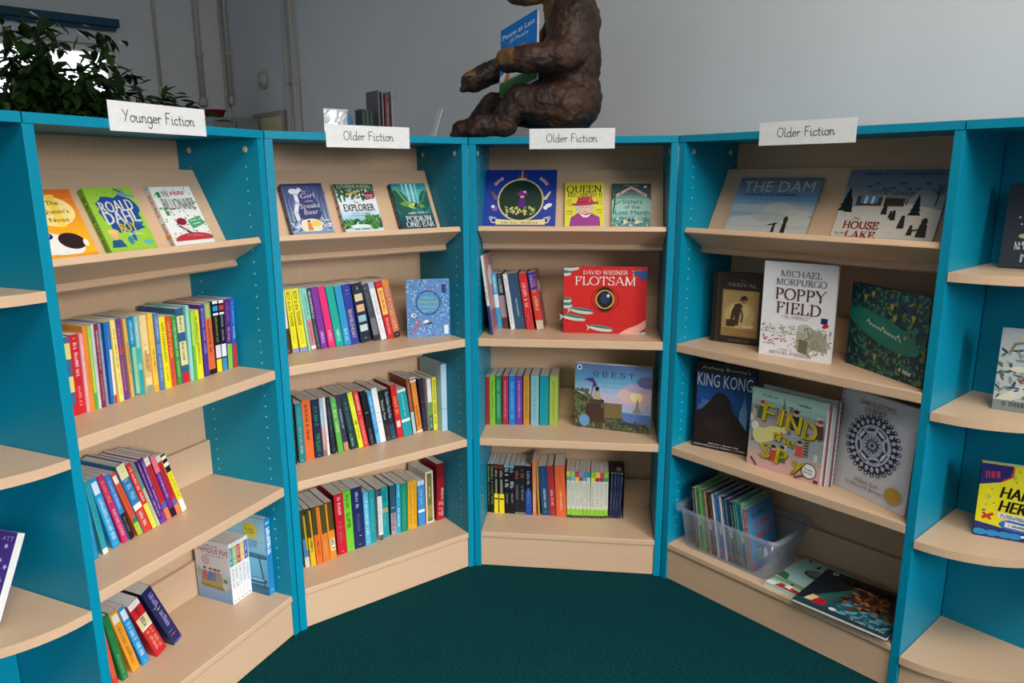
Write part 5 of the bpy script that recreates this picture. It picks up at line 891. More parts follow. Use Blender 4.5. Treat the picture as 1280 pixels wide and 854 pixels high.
def c_sis(a, t):
    strips(a, ['4A8A84', '7FB8AC', '9CCCC0', '8AC0B4', '3A6A62', '17403E'])
    a.poly([(0, .6), (.2, .78), (.5, .88), (.8, .78), (1, .6), (1, 1), (0, 1)], '163C3C'); a.poly([(.12, .68), (.5, .88), (.88, .68), (.9, .74), (.5, .94), (.1, .74)], 'C8A8A0')
    for u in (.2, .35, .65, .8): a.line([(u, .74), (u+.05*(1 if u < .5 else -1), .84)], .003, '7A4A48')
    a.ell(.85, .92, .04, .028, 'E8ECE4'); a.line([(.04, .3), (.08, .6), (.02, .85)], .005, '2A4A46'); a.line([(.08, .5), (.22, .58)], .003, '2A4A46')
    for y, s, w in ((.57, 'Sisters', .066), (.45, 'of the', .05), (.32, 'Lost Marsh', .112)): t.text(s, .52, y, .015, '123A3C', w, .006)
    leaves(a, 40, 0, .0, 1, .2, .007, ['2A6A66', '6AA8A0', '1A4A4A', 'B8D8CC'], 8); a.ell(.35, .1, .05, .05, 'E0D8B8'); a.ell(.65, .1, .05, .05, 'E0D8B8')
    for u in (.45, .55): person(a, u, .1, .13, '2A3A4A', 'D8B8A0', '3A2A20', .5)
    t.scribble(.3, .95, .7, .95, .004, '8AB0A8', 1)
face_book(on_board('C', .462, .016), .131, .198, .016, '4A8A84', 'dark green and aqua paperback, rightmost on the ledge under the bear', c_sis, group='books on the ledge under the bear')

# display board of the widest bookcase
def c_dam(a, t):
    strips(a, ['C2C4BE', 'B4BAB8', '8FA4B0', 'B8C6CC', '7FA8C8', '6C9AC2', '7C88A0', '6A7080'])
    for i, (u, v, ru) in enumerate(((.7, .35, .3), (.3, .2, .3), (.85, .22, .2), (.5, .28, .22), (.6, .45, .18))): a.ell(u, v, ru, .06, ['C6C8C2', 'BEC2C0', 'C8CAC2', 'B0B8B8', 'C0C6C6'][i])
    t.text('THE DAM', .5, .83, .036, 'C4CAD0', .235); t.scribble(.1, .68, .75, .68, .006, '3A4A5A', 5)
    person(a, .6, .0, .17, '26282C', '26282C', None, .35); person(a, .72, .0, .28, '24262A', '2A2A2C', None, .3); a.line([(.53, .13), (.63, .16)], .004, '2A2A2C')
face_book(on_board('D', .096, .01), .272, .222, .01, '9AA4AA', 'pale sky picture book with two small silhouettes, upper right display ledge', c_dam, 'h', group='books on the right display ledge')
def c_house(a, t):
    strips(a, ['9CA2A8', '94A0A8', '7C8C9A', '6E8298', '5F7088'], .45, 1); a.poly([(0, 0), (1, 0), (1, .42), (.7, .5), (.3, .48), (0, .4)], 'CFCAC0')
    fir(a, .06, .38, .36, '16201E'); fir(a, .1, .36, .24, '16201E'); fir(a, .76, .34, .3, '16201E')
    for u, s in ((.3, 2), (.42, 5), (.55, 7), (.66, 3), (.93, 9)): bare_tree(a, u, .48, .34 if u > .9 else .24, '3A3A3A', s, .0022)
    a.poly([(.16, .46), (.64, .46), (.64, .6), (.16, .6)], '4A4238'); a.poly([(.12, .6), (.68, .57), (.7, .61), (.14, .66)], '8A8A84'); a.rect(.42, .46, .44, .61, 'C8C4B8')
    a.rect(.2, .5, .38, .6, '4A8AC0'); a.rect(.24, .49, .27, .6, 'E0E4E8'); a.rect(.31, .49, .34, .6, 'E0E4E8')
    for i in range(5): a.rect(.46+.034*i, .48, .48+.034*i, .57, '2A2620')
    for u, v, h in ((.47, .34, .16), (.54, .29, .1), (.57, .26, .14), (.67, .15, .18), (.77, .06, .14), (.88, .04, .26)): person(a, u, v, h, '2A2724', '2A2724', None, .5)
    a.line([(.76, .12), (.84, .14)], .004, '2A2724')
    for i in range(8): a.ell(.25+.08*i, .74+.05*sin(i*2), .03, .012, '4A5A6A', 8)
    roman(t, 'HOUSE', .28, .17, .021, '8A1E1E', .095, .2, .08); roman(t, 'LAKE', .3, .03, .021, '8A1E1E', .08, .2, .08); t.text('The', .22, .265, .008, '8A5A4A', .018); t.text('by the', .1, .05, .008, '8A5A4A', .03)
    t.scribble(.15, .93, .4, .93, .007, '3A4A6A', 5); t.scribble(.55, .93, .93, .93, .007, '3A4A6A', 9)
face_book(on_board('D', .443, .012), .268, .245, .012, '94A0A8', 'snowy picture book with a lakeside house, upper right display ledge', c_house, 'h', group='books on the right display ledge')

# face-on books on the shelves
def c_atlas(a, t):
    a.rect(0, 0, 1, 1, '5A8FC6')
    r = random.Random(5)
    l0 = a.lay
    for i in range(420):
        u, v = r.random(), r.random(); a.lay = l0+i % 14
        a.ell(u, v, .026*(.5+r.random()), .011, r.choice(['8AB4DC', '6E9CCC', '4A7AB4', 'B8D0E6', '3A6AA8', '27508A', 'A87A9A', 'D8E4EE']), 7, rot=r.random()*180)
    a.ring(.5, .6, .26, .29, '27508A'); a.ell(.5, .6, .26, .26*.146/.195, '4F9AC4')
    for y, s, w in ((.69, 'ATLAS OF', .044), (.61, 'MINIATURE', .066), (.53, 'ADVENTURES', .066)): t.text(s, .5, y, .0085, 'B4BC8A', w, .008)
    t.scribble(.36, .46, .64, .46, .004, 'B8CCE0', 1); a.line([(.15, .1), (.3, .3)], .008, 'B85A6A'); a.ell(.16, .38, .06, .045, 'E8E4D8'); a.ell(.17, .38, .03, .022, '3A5A7A')
    a.poly([(.36, .22), (.55, .22), (.48, .3), (.42, .3)], 'E4E8EC'); a.poly([(.34, .22), (.6, .22), (.56, .27)], '3A3A5A'); a.rect(.82, .76, .92, .92, '2A3A7A'); a.rect(.86, .04, .96, .2, 'DCE4EA'); a.ell(.56, .86, .03, .02, 'C83A5A'); a.ell(.64, .86, .03, .02, 'C83A5A')
ab = face_book(on_shelf('B', .490, .141, Z2, -27.3), .145, .195, .022, '5A8FC6', 'busy blue book with a round window, standing alone on second shelf', c_atlas, 'h')
def c_flot(a, t):
    strips(a, ['C01E20', 'CE2622', 'D62A26', 'CE2826']); 
    for i in range(9):
        u0 = (i*.377) % 1; a.line([(u0, .02), (min(1, u0+.1), .98 if i % 2 else .5)], .0009, 'B01A1C')
    a.ring(.5, .515, .155, .165, '8A1214'); a.ell(.5, .515, .125, .125*.282/.232, '1E1A16'); a.ring(.5, .515, .095, .118, 'C89A3A'); a.ell(.5, .515, .085, .085*.282/.232, '161C2A'); a.ell(.5, .53, .055, .055*1.2, '2A3A54'); a.ell(.54, .57, .018, .02, 'D8E4EE')
    roman(t, 'DAVID WIESNER', .5, .915, .0135, 'F4EEE6', .15); roman(t, 'FLOTSAM', .5, .79, .029, 'F4EEE6', .205)
    for u, v, L, ro in ((.09, .98, .1, 3), (.02, .9, .07, 0), (.03, .5, .07, 0), (.03, .42, .08, 0), (.22, .34, .15, -8), (.13, .235, .15, -8), (.46, .08, .15, -8), (.95, .9, .11, -15)):
        k = .282/.232
        a.ell(u, v, L, .038, '5A8A80', 20, rot=ro); a.ell(u, v-.012, L*.94, .026, 'C8CEC8', 20, rot=ro); a.ell(u, v+.014, L*.8, .012, '3F6A5E', 16, rot=ro)
        if u > .1: a.poly([(u-L*.85, v+.01), (u-L*1.2, v+.06), (u-L*1.08, v), (u-L*1.2, v-.05)], 'B8C0B8'); a.ell(u+L*.8, v-.012, .006, .007, '1A1A1A', 8)
    a.poly([(.82, .92), (1, .96), (1, .8), (.94, .82)], '3A5A9A'); a.poly([(.68, .0), (.9, .0), (1, .1), (1, .22), (.9, .14), (.76, .07)], 'E6A89A'); a.poly([(.86, 0), (1, 0), (1, .04)], 'C8D0DC')
face_book(on_shelf('C', .305, .118, Z2, 0.1), .282, .232, .012, 'CE2622', 'bright red picture book with a camera lens and fish, under the bear', c_flot, 'h')
def c_quest(a, t):
    strips(a, ['8A94B8', '7A8CC0', 'A0A8CC', 'C8B4C4', 'B0BEDC', '7AB0D4', '5FA4CC', '6C8CC0'])
    a.ell(.82, .56, .26, .12, 'D8B8B8'); a.ell(.81, .55, .08, .07, 'F0E0A0'); a.ell(.85, .68, .2, .06, 'B8A8C8'); a.ell(.95, .78, .14, .08, '6A6A9A'); a.poly([(.6, .1), (1, .04), (1, .38), (.62, .42)], '5A7AB4'); a.poly([(.6, .3), (1, .28), (1, .38), (.62, .42)], 'A8B4D4')
    a.poly([(.76, .3), (.88, .3), (.845, .38), (.84, .46), (.825, .53), (.81, .46), (.8, .38)], '8A8A70')
    a.poly([(0, 0), (1, 0), (1, .1), (.64, .16), (.62, .4), (.4, .4), (.36, .48), (.15, .5), (0, .58)], '4A4638'); a.poly([(.4, .18), (.63, .2), (.63, .42), (.4, .42)], '7A6A44')
    leaves(a, 90, 0, 0, 1, .16, .009, ['5A6A44', '3A4A30', '7A7A50', '4A5A3A'], 4); leaves(a, 60, 0, .2, .2, .6, .009, ['5A6A44', '3A4A30', '6A7A4A'], 7); a.poly([(.15, .1), (.4, .1), (.38, .4), (.16, .38)], '4A342A')
    person(a, .3, .46, .2, 'B8A890', '2A1E1A', '1A1414', .6); person(a, .38, .34, .12, '6A5A4A', '2A1E1A', '1A1414', .6); a.poly([(.12, .76), (.24, .8), (.3, .68), (.25, .64), (.24, .72)], '5A3A9A'); a.line([(.25, .7), (.22, .5)], .003, '5A4A3A')
    a.ell(.14, .12, .07, .08, '6A9ACC'); [roman(t, ch, .28+.115*i, .86, .019, '2A3050', .017) for i, ch in enumerate('QUEST')]; a.ell(.06, .94, .035, .04, 'F0F0F0'); a.ell(.06, .94, .014, .02, '1A1A1A')
    t.text('Aaron Becker', .77, .13, .011, '2A3A78', .09, .006)
qb = face_book(on_shelf('C', .346, .160, Z3, -13.2, 1.5, .006), .276, .237, .006, '7A8CC0', 'picture book with a castle at sunset, third shelf under the bear', c_quest)
bm = bmesh.new(); box(bm, .0, .0012, .004, .272, .0, .236); box(bm, .0030, .0038, .004, .268, 0, .233)
pg = mesh_obj('open_pages', bm, PAPER_F, qb); pg.matrix_world = qb.matrix_world @ T(-.0045, .0, 0.002) @ RZ(4.5)

def c_arr(a, t):
    a.rect(0, 0, 1, 1, '33261F'); a.rect(0, 0, .1, 1, '241A16'); a.rect(.09, 0, .13, 1, '44332A')
    for i in range(12): a.line([(.12+.07*i, .02), (.14+.07*i, .98)], .0006, '3E2F26')
    a.rect(.2, .1, .93, .76, '8A6A44'); a.rect(.215, .11, .915, .75, 'B89A62'); a.ell(.56, .4, .3, .28, 'CFB478'); a.ell(.55, .46, .2, .16, 'DCC48A')
    a.poly([(.36, .26), (.42, .26), (.45, .4), (.48, .26), (.54, .26), (.58, .48), (.62, .54), (.56, .58), (.46, .56), (.4, .46)], '4A3A28'); a.line([(.56, .54), (.62, .4), (.6, .32)], .006, '5A4832'); a.ell(.63, .6, .05, .035, 'A07848'); a.poly([(.55, .61), (.72, .63), (.70, .65), (.66, .69), (.58, .67)], '3A2C20'); a.rect(.3, .24, .48, .34, '4A3622'); a.ell(.74, .26, .11, .04, 'E0D0A0'); a.ell(.72, .29, .06, .03, 'C8B080'); a.rect(.215, .11, .915, .22, 'A0804C')
    roman(t, 'ARRIVAL', .57, .83, .0115, 'B4AC9C', .095); roman(t, 'THE', .57, .895, .006, '8A8070', .018); roman(t, 'SHAUN TAN', .57, .045, .007, '8A8070', .065)
face_book(on_shelf('D', .070, .121, Z2, 14.3), .163, .231, .016, '33261F', 'dark brown book with a framed sepia man, widest case second shelf', c_arr, 'h')
def c_poppy(a, t):
    a.rect(0, 0, 1, 1, 'EDEEF2')
    roman(t, 'MICHAEL', .52, .885, .0185, '26262E', .118, .12); roman(t, 'MORPURGO', .53, .80, .0185, '26262E', .145, .12); roman(t, 'POPPY', .53, .675, .033, '5A1424', .145); roman(t, 'FIELD', .52, .53, .033, '5A1424', .13)
    t.scribble(.3, .445, .7, .445, .0035, '9A9AA4', 1); t.scribble(.34, .425, .66, .425, .003, '9A9AA4', 2)
    a.rect(.83, .4, .92, .46, '1E2A6A'); a.ell(.9, .385, .04, .03, 'C81E2A', 12); a.ell(.88, .37, .03, .02, 'C81E2A', 12)
    leaves(a, 40, .02, .26, .5, .34, .006, ['8A8C84', 'A8AAA0', 'C0C0B8'], 3); a.rect(.0, .255, .55, .262, 'A0A098')
    a.poly([(.52, .1), (.7, .08), (.72, .3), (.6, .38), (.52, .3)], 'B0B098'); a.poly([(.7, .12), (.95, .1), (.92, .3), (.7, .34)], 'A0A28E'); a.ell(.62, .33, .1, .06, 'C4C4B4'); leaves(a, 50, .55, .06, .98, .34, .008, ['9A9C8C', 'A8AA9A', 'C8C8B8', '8A8C7E'], 6); a.poly([(.55, .08), (.68, .06), (.68, .2), (.56, .22)], '6E7058'); a.line([(.72, .1), (.78, .22), (.9, .1)], .003, '8A8C7A'); a.line([(.66, .34), (.7, .24), (.62, .2)], .004, '7E806C')
    r = random.Random(7)
    for i in range(46): a.ell(.03+.5*r.random(), .12+.12*r.random(), .012, .007, r.choice(['B81E28', 'A01822', '4A1A1C']), 7)
    roman(t, 'MICHAEL FOREMAN', .45, .045, .0095, '4A4A52', .125, .12); t.scribble(.3, .085, .48, .085, .004, '8A8A90', 1)
face_book(on_shelf('D', .273, .079, Z2, 7.6), .213, .284, .012, 'EDEEF2', 'tall white hardback with large capital title and sketched soldiers', c_poppy, 'h')
def c_jungle(a, t):
    a.rect(0, 0, 1, 1, '123038'); leaves(a, 620, 0, 0, 1, 1, .009, ['1E5A4E', '163E4A', '2A7060', '0E2A3A', '3A7A4A', '1A3A5A', '5A7A3A'], 3)
    r = random.Random(9)
    for u, v in ((.55, .8), (.82, .72), (.7, .3), (.4, .18), (.6, .68), (.2, .85), (.85, .45), (.3, .9)):
        for k in range(5):
            an = radians(50+20*k); a.line([(u, v-.03), (u+.035*cos(an), v+.045*sin(an))], .0022, r.choice(['B8A83A', 'C8B84A', '8A8A30']))
    a.ell(.45, .52, .5, .13, '17705E', rot=-14); a.ell(.3, .56, .3, .1, '1A7A66', rot=-14)
    for i in range(9):
        u = .25+.05*i; t.line([(u, .58-.012*i), (u+.02, .52-.012*i+(.09 if i % 4 == 0 else .05)), (u+.05, .55-.014*i)], .003, 'C8D8D0')
    t.scribble(.68, .14, .88, .11, .010, 'D8DCD0', 4); a.ell(.75, .5, .02, .015, 'C86A6A')
face_book(on_shelf('D', .502, .165, Z2, -26.8), .288, .235, .018, '123038', 'dark green jungle-leaf hardback on the widest case second shelf', c_jungle, 'h', spine='102028')
def c_kong(a, t):
    strips(a, ['0C0E14', '10182A', '143A70', '165090', '14457E', '0E2240']); a.rect(0, .9, 1, 1, '0A0C14'); a.rect(0, 0, 1, .09, '0B0C10'); a.rect(0, 0, .03, 1, '0B0C14')
    for i, (u, v) in enumerate(((.08, .5), (.14, .56), (.6, .42), (.66, .38))):
        for k in range(5): a.rect(u-.02, v-.015*k, u+.12-.015*k, v-.015*k+.005, '6A9AC0')
    a.poly([(.76, .2), (.9, .2), (.9, .5), (.86, .58), (.84, .68), (.82, .58), (.77, .5)], '5A86A8'); a.poly([(.835, .66), (.845, .66), (.841, .74)], '5A86A8')
    a.poly([(.03, .09), (.92, .09), (.9, .28), (.76, .40), (.66, .46), (.6, .60), (.48, .68), (.36, .66), (.24, .54), (.14, .46), (.03, .42)], '241A18'); a.ell(.42, .3, .24, .14, '2C211D')
    t.text("Anthony Browne's", .5, .94, .012, 'EFEAD0', .16, .012); t.text('KING KONG', .49, .80, .042, 'D8E4F0', .182)
    t.text('EDGAR WALLACE and MERIAN C. COOPER', .47, .033, .0062, 'D8D8D8', .172, .004); t.scribble(.28, .065, .8, .065, .0045, 'C8C8C8', 2)
face_book(on_shelf('D', .058, .066, Z3, 14.4, 2, .012), .197, .292, .012, '0C1220', 'tall dark blue book with thin white capitals and a skyscraper', c_kong, 'h')
def c_spy(a, t):
    strips(a, ['D8A8A8', 'CFA8A4', '9AA4A8', '8A98A0', 'A8A09A', '7A7A80', '96B8B0', 'A4CCC0'])
    r = random.Random(12)
    for i in range(26):
        u, v = r.random()*.94, .2+.6*r.random(); a.rect(u, v, u+.05, v+.09, r.choice(['6A6A72', 'B8A8A0', '8A7A78', 'C8C8C0', '5A6A72', 'A87A70']))
    a.rect(0, .86, 1, 1, 'A0C8BE'); a.poly([(.42, .74), (.48, .74), (.455, .95)], '5A6A72')
    a.poly([(.08, .34), (.3, .36), (.62, .62), (.3, .56), (.1, .46)], 'D8CF8A'); a.ell(.17, .41, .12, .11, 'D8CF8A')
    for u, v, h, b, hd, hr in ((.16, .62, .24, '3A5A3A', 'D89A80', 'A83A20'), (.46, .6, .2, '8A6A5A', 'C89A7A', '3A2A20'), (.62, .58, .26, '1E2230', 'C8A088', '1A1414'), (.93, .55, .24, '4A3A34', 'D8A088', '8A3A20'), (.36, .12, .22, 'B84A3A', 'D8A890', '3A2018'), (.48, .14, .22, '5A6A3A', 'D8A890', '2A1A14'), (.7, .28, .2, 'C84A3A', 'D8A890', '1A1212')): person(a, u, v, h, b, hd, hr, .5)
    for k, (s, u, v, h, w) in enumerate((('F', .25, .715, .058, .034), ('I', .42, .695, .054, .013), ('N', .60, .665, .056, .045), ('D', .82, .615, .054, .041), ('t', .37, .47, .032, .017), ('h', .47, .455, .034, .024), ('e', .58, .43, .030, .024), ('S', .25, .24, .050, .036), ('P', .48, .21, .050, .034), ('y', .70, .19, .046, .038))):
        t.text(s, u+.012, v-.008, h, '2A2418', w, .035, -6); t.text(s, u, v, h, 'E6D62A', w, .035, -6)
    a.rect(.76, .3, .82, .52, '4A4440')
    for i in range(6): a.rect(.75, .31+.035*i, .83, .318+.035*i, 'B8A8A0')
    a.ell(.85, .14, .1, .1, '2A2A2A'); a.ell(.85, .14, .088, .088, 'E4E4E0'); a.line([(.78, .06), (.68, .02)], .007, '6A4A3A'); t.scribble(.79, .16, .91, .15, .005, '4A6A9A', 3); t.scribble(.79, .12, .91, .11, .005, '4A6A9A', 6)
    t.scribble(.16, .93, .36, .92, .006, '3A5A5A', 3); t.scribble(.62, .91, .82, .9, .006, '3A5A5A', 5); a.line([(.06, .1), (.14, .02)], .005, '2A2A2A'); a.rect(.92, .02, .98, .05, '5A2A2A'); a.ell(.08, .52, .05, .06, 'D8D8D0')
face_book(on_shelf('D', .267, .064, Z3, -.5, 2, .007), .241, .250, .007, 'C8B0A8', 'pink and grey picture book with chunky yellow title, front of its stack', c_spy)
for k, (ds, hh_, c, lab) in enumerate(((.010, .247, 'D8DDE0', 'pale picture book second in the stack behind the yellow-titled book'), (.026, .258, 'C4CCD2', 'light grey picture book last in the stack behind the yellow-titled book'))):
    face_book(on_shelf('D', .267+ds, .0725+.009*k, Z3, -.5, 2, .007), .241, hh_, .007, c, lab, lambda a, t: (a.rect(0, .92, 1, 1, '9AA8A8'), a.rect(.97, 0, 1, 1, '8A5A60')))
def c_shack(a, t):
    a.rect(0, 0, 1, 1, 'CDCED6'); a.rect(0, 0, .05, 1, 'B4B6C0')
    for i in range(40): a.ell(.028, .02+.0245*i, .012, .006, '5A6274' if i % 2 else 'E4E6EA', 8)
    k = .247/.295; cu, cv = .50, .53; inkc = '1D2B57'
    a.ell(cu, cv, .345, .345*k, 'D8DAE2')
    for i in range(26):
        an = 2*pi*i/26; a.ell(cu+.335*cos(an), cv+.335*k*sin(an), .030, .030*k, inkc, 12); a.ell(cu+.34*cos(an), cv+.34*k*sin(an), .014, .014*k, 'CDCED6', 8)
    a.ring(cu, cv, .235, .315, inkc)
    for i in range(24):
        an = 2*pi*(i+.5)/24; p = lambda r, da: (cu+r*cos(an+da), cv+r*k*sin(an+da))
        a.poly([p(.24, 0), p(.275, .09), p(.31, 0), p(.275, -.09)], 'D8DAE2'); a.poly([p(.265, 0), p(.275, .03), p(.285, 0), p(.275, -.03)], inkc)
    a.ring(cu, cv, .222, .23, 'D8DAE2')
    for i in range(8):
        an = 2*pi*(i+.3)/8; p = lambda r, da: (cu+r*cos(an+da), cv+r*k*sin(an+da))
        a.poly([p(.14, -.36), p(.14, .36), p(.215, .3), p(.215, -.3)], inkc if i % 2 else 'BFC2CE'); a.ell(*p(.178, 0), .06, .022*k, 'D8DAE2' if i % 2 else inkc, 14, rot=math.degrees(an)+90)
    a.ring(cu, cv, .11, .135, 'A8ACBC')
    for i in range(14):
        an = 2*pi*i/14; p = lambda r, da: (cu+r*cos(an+da), cv+r*k*sin(an+da)); a.poly([p(.06, -.2), p(.115, 0), p(.06, .2)], inkc)
    a.ell(cu, cv, .062, .062*k, inkc); a.ell(cu, cv, .05, .05*k, 'D8DAE2')
    for i in range(6):
        an = pi*i/6; a.line([(cu-.04*cos(an), cv-.04*k*sin(an)), (cu+.04*cos(an), cv+.04*k*sin(an))], .002, inkc)
    t.text("SHACKLETON'S", .5, .915, .014, '20263A', .115, .006); t.text('JOURNEY', .48, .855, .014, '20263A', .072, .006); t.text('William Grill', .48, .155, .011, '2A2E40', .075, -.004, 0, .2); t.text('FLYING EYE BOOKS', .47, .1, .008, '20263A', .125, .004)
    a.ell(.84, .14, .105, .105*k, 'B8923A'); a.ring(.84, .14, .09, .095, 'C8A450')
face_book(on_shelf('D', .516, .113, Z3, -16.5, 3, .012), .247, .295, .012, 'CDCED6', 'large pale grey book with a round navy pattern and gold seal', c_shack, 'h', spine='B4B6C0')

# boxed set and big blue book at the end of the left bookcase's bottom shelf
FF = UM('A') @ T(.521, .129, Z4+.0002)
bx = empty('boxed_set', FF, 'white boxed set of slim paperbacks, corner turned forward, bottom left bookcase', 'boxed set')
bw, bd, bh = .0785, .134, .190
bm = bmesh.new(); box(bm, 0, .0012, 0, bd, 0, bh); box(bm, bw-.0012, bw, 0, bd, 0, bh); box(bm, .0012, bw-.0012, bd-.0012, bd, 0, bh); box(bm, .0012, bw-.0012, .0012, bd-.0012, 0, .0012); box(bm, .0012, bw-.0012, 0, .0012, 0, bh*.62); mesh_obj('case', bm, CARD, bx)
cols5 = ['2A8AA8', '8CC040', 'C8303A', 'E8C050', '2A5AA8']
for i in range(5):
    b5 = book(FF @ T(.0016+.0153*i, .0018, .0016), .0142, .192-.0005*i, .126, 'E4E4E2', ['first','second','third','fourth','fifth'][i]+' slim paperback from the left inside the white boxed set', [('b', .62, .93, cols5[i]), ('q', .64, .9, 'W')], group='paperbacks in the white boxed set', pages=PAPER)
a = Art(bw, bh*.62)
for i in range(5): a.scribble(.12+.19*i, .95, .12+.19*i, .4, .006, '8A8E96', i); a.ell(.12+.19*i, .07, .04, .025, '9A6A70', 10)
for i in range(1, 5): a.line([(.015+.195*i, .02), (.015+.195*i, .98)], .0008, 'B4B6BC')
a.build('spine_print', bx, T(0, -.0001, 0) @ RX(90))
a = Art(bd, bh)
strips(a, ['7FA0C8', '8FAFD2', 'B4C4D4', 'D4D8DC', 'E4E2E2', 'EAE4E6']); a.poly([(.1, .22), (.78, .2), (.72, .36), (.14, .38)], 'A8A060'); a.poly([(.1, .22), (.78, .2), (.76, .25), (.12, .27)], '8A8440')
for u, b, hr in ((.25, 'B86A6A', '6A3A2A'), (.42, '5A7AB8', '8A5A30'), (.55, '7A8A9A', '4A2A20'), (.66, 'A89A8A', '8A6A3A')): person(a, u, .33, .24, b, 'D8A890', hr, .6)
a.ell(.84, .3, .1, .1, 'C8C4B8'); a.ell(.84, .38, .06, .05, '5A8A5A'); a.ell(.1, .45, .06, .12, 'A8B0A0')
a.ring(.3, .68, .085, .1, 'B83A44'); a.text('70', .3, .68, .011, 'B83A44', .012, .004); a.text('FAMOUS FIVE', .55, .86, .017, 'B83048', .115, .008, 0, .12); a.scribble(.3, .94, .7, .94, .006, '5A8AB8', 2); a.scribble(.25, .78, .85, .78, .004, '9AA0A8', 5)
a.build('box_picture', bx, T(-.0001, bd, 0) @ RZ(-90) @ RX(90))
def c_blue(a, t):
    pass
bb = empty('book', UM('A') @ T(.6022, .063, Z4+.0002), 'tall pale blue hardback with parasol picture, beside the white boxed set', 'book')
book_body(bb, .0258, .25, .2, '2585BE', 'h', None, PAPER_F)
a = Art(.2, .25); strips(a, ['4A9AC8', '5AAAD0', '6CB8DC', '8CCAE6', 'A4D6EC', '9CD0EA'])
def star(a, u, v, r0, r1, n, c):
    a.poly([(u+(r1 if i % 2 else r0)*cos(pi*i/n), v+(r1 if i % 2 else r0)*a.W/a.H*sin(pi*i/n)) for i in range(2*n)], c)
star(a, .72, .83, .12, .16, 14, 'E2D24A'); a.scribble(.63, .84, .81, .84, .006, '7A6A20', 3); a.scribble(.64, .8, .8, .8, .005, '7A6A20', 4)
for i in range(4): a.scribble(.55, .7-.025*i, .85, .7-.025*i, .004, '3A7AA8', i)
a.ell(.8, .5, .28, .035, '1E5A7E'); a.ell(.8, .515, .22, .03, '2A7A9A'); a.line([(.85, .5), (.93, .12)], .005, '1E4A6A'); a.ell(.78, .18, .2, .05, '1E4A6A'); a.ell(.78, .19, .15, .025, '7AB8D8'); a.rect(0, 0, 1, .08, '2A6A8A'); a.ell(.8, .1, .24, .03, '1E5A7A')
a.build('cover_art', bb, T(-.0001, .2, 0) @ RZ(-90) @ RX(90))
a = Art(.026, .25); a.scribble(.5, .95, .5, .5, .014, 'F0F6FA', 5); a.ell(.5, .06, .3, .03, 'E8F2F8', 12); a.build('spine_lettering', bb, T(0, -.0001, 0) @ RX(90))

# clear tray of thin picture books
clear = bpy.data.materials.new('clear_plastic'); clear.use_nodes = True
_n = clear.node_tree.nodes; _l = clear.node_tree.links; _n.clear()
_out = _n.new('ShaderNodeOutputMaterial'); _mx = _n.new('ShaderNodeMixShader'); _mx2 = _n.new('ShaderNodeMixShader'); _tr = _n.new('ShaderNodeBsdfTransparent'); _gl = _n.new('ShaderNodeBsdfGlossy'); _df = _n.new('ShaderNodeBsdfDiffuse'); _nz = _n.new('ShaderNodeTexNoise'); _fr = _n.new('ShaderNodeFresnel')
_tr.inputs[0].default_value = (.93, .96, 1, 1); _gl.inputs['Roughness'].default_value = .18; _df.inputs['Color'].default_value = (.75, .8, .88, 1); _fr.inputs[0].default_value = 1.45
_mx.inputs[0].default_value = .12; _mx2.inputs[0].default_value = .05
_l.new(_tr.outputs[0], _mx.inputs[1]); _l.new(_df.outputs[0], _mx.inputs[2]); _l.new(_mx.outputs[0], _mx2.inputs[1]); _l.new(_gl.outputs[0], _mx2.inputs[2]); _l.new(_mx2.outputs[0], _out.inputs[0])
TRAY = UM('D') @ T(.0655, .034, Z4+.0003) @ RZ(.4)
tr = empty('plastic_tray', TRAY, 'clear plastic storage tray of thin picture books on widest bottom shelf', 'tray')
def rrect(x0, x1, y0, y1, r, n=5):
    P = []
    for cx, cy, a0 in ((x1-r, y0+r, -90), (x1-r, y1-r, 0), (x0+r, y1-r, 90), (x0+r, y0+r, 180)):
        P += [(cx+r*cos(radians(a0+90*i/n)), cy+r*sin(radians(a0+90*i/n))) for i in range(n+1)]
    return P
def loft(bm, loops):
    R_ = [[bm.verts.new((x, y, z)) for x, y in L] for L, z in loops]
    for i in range(len(R_)-1):
        n = len(R_[i])
        for k in range(n): bm.faces.new((R_[i][k], R_[i][(k+1) % n], R_[i+1][(k+1) % n], R_[i+1][k])).smooth = True
    return R_
TW, TD, THh = .316, .200, .142
def tl(o, r=.03): return rrect(-o, TW+o, -o*.7, TD+o*.7, r)
bm = bmesh.new(); Rr = loft(bm, [(tl(0), 0), (tl(.022), THh), (tl(.0205), THh), (tl(-.0012), .0018)]); bm.faces.new(Rr[0][::-1]); bm.faces.new(Rr[-1]); mesh_obj('tub', bm, clear, tr)
bm = bmesh.new(); Rr = loft(bm, [(tl(.0225), THh-.012), (tl(.035), THh-.012), (tl(.036), THh+.003), (tl(.0225), THh+.003), (tl(.0225), THh-.012)]); mesh_obj('rim', bm, clear, tr)
bc = ['2A3A34', '9AA09A', '3A9A3E', '5ABA4A', '5A6068', 'B89A5A', '5A2A20', '1E2A34', 'E4E4E0', '2A6AA8', '3A7AB8', 'E0E4E6', '1E2E4A', '3A6A9A', '1E3A5A', '16324A', '1A7A7A', '2A8A6A', '1A6A9A', '5AA08A', 'D8503A']
looks = ['black-green', 'pale grey', 'mid green', 'bright green', 'slate grey', 'tan', 'dark brown', 'charcoal', 'white', 'mid blue', 'sky blue', 'off-white', 'dark navy', 'steel blue', 'ink blue', 'deep petrol', 'teal', 'sea green', 'ocean blue', 'grey-green', 'red-spined']
x = .034
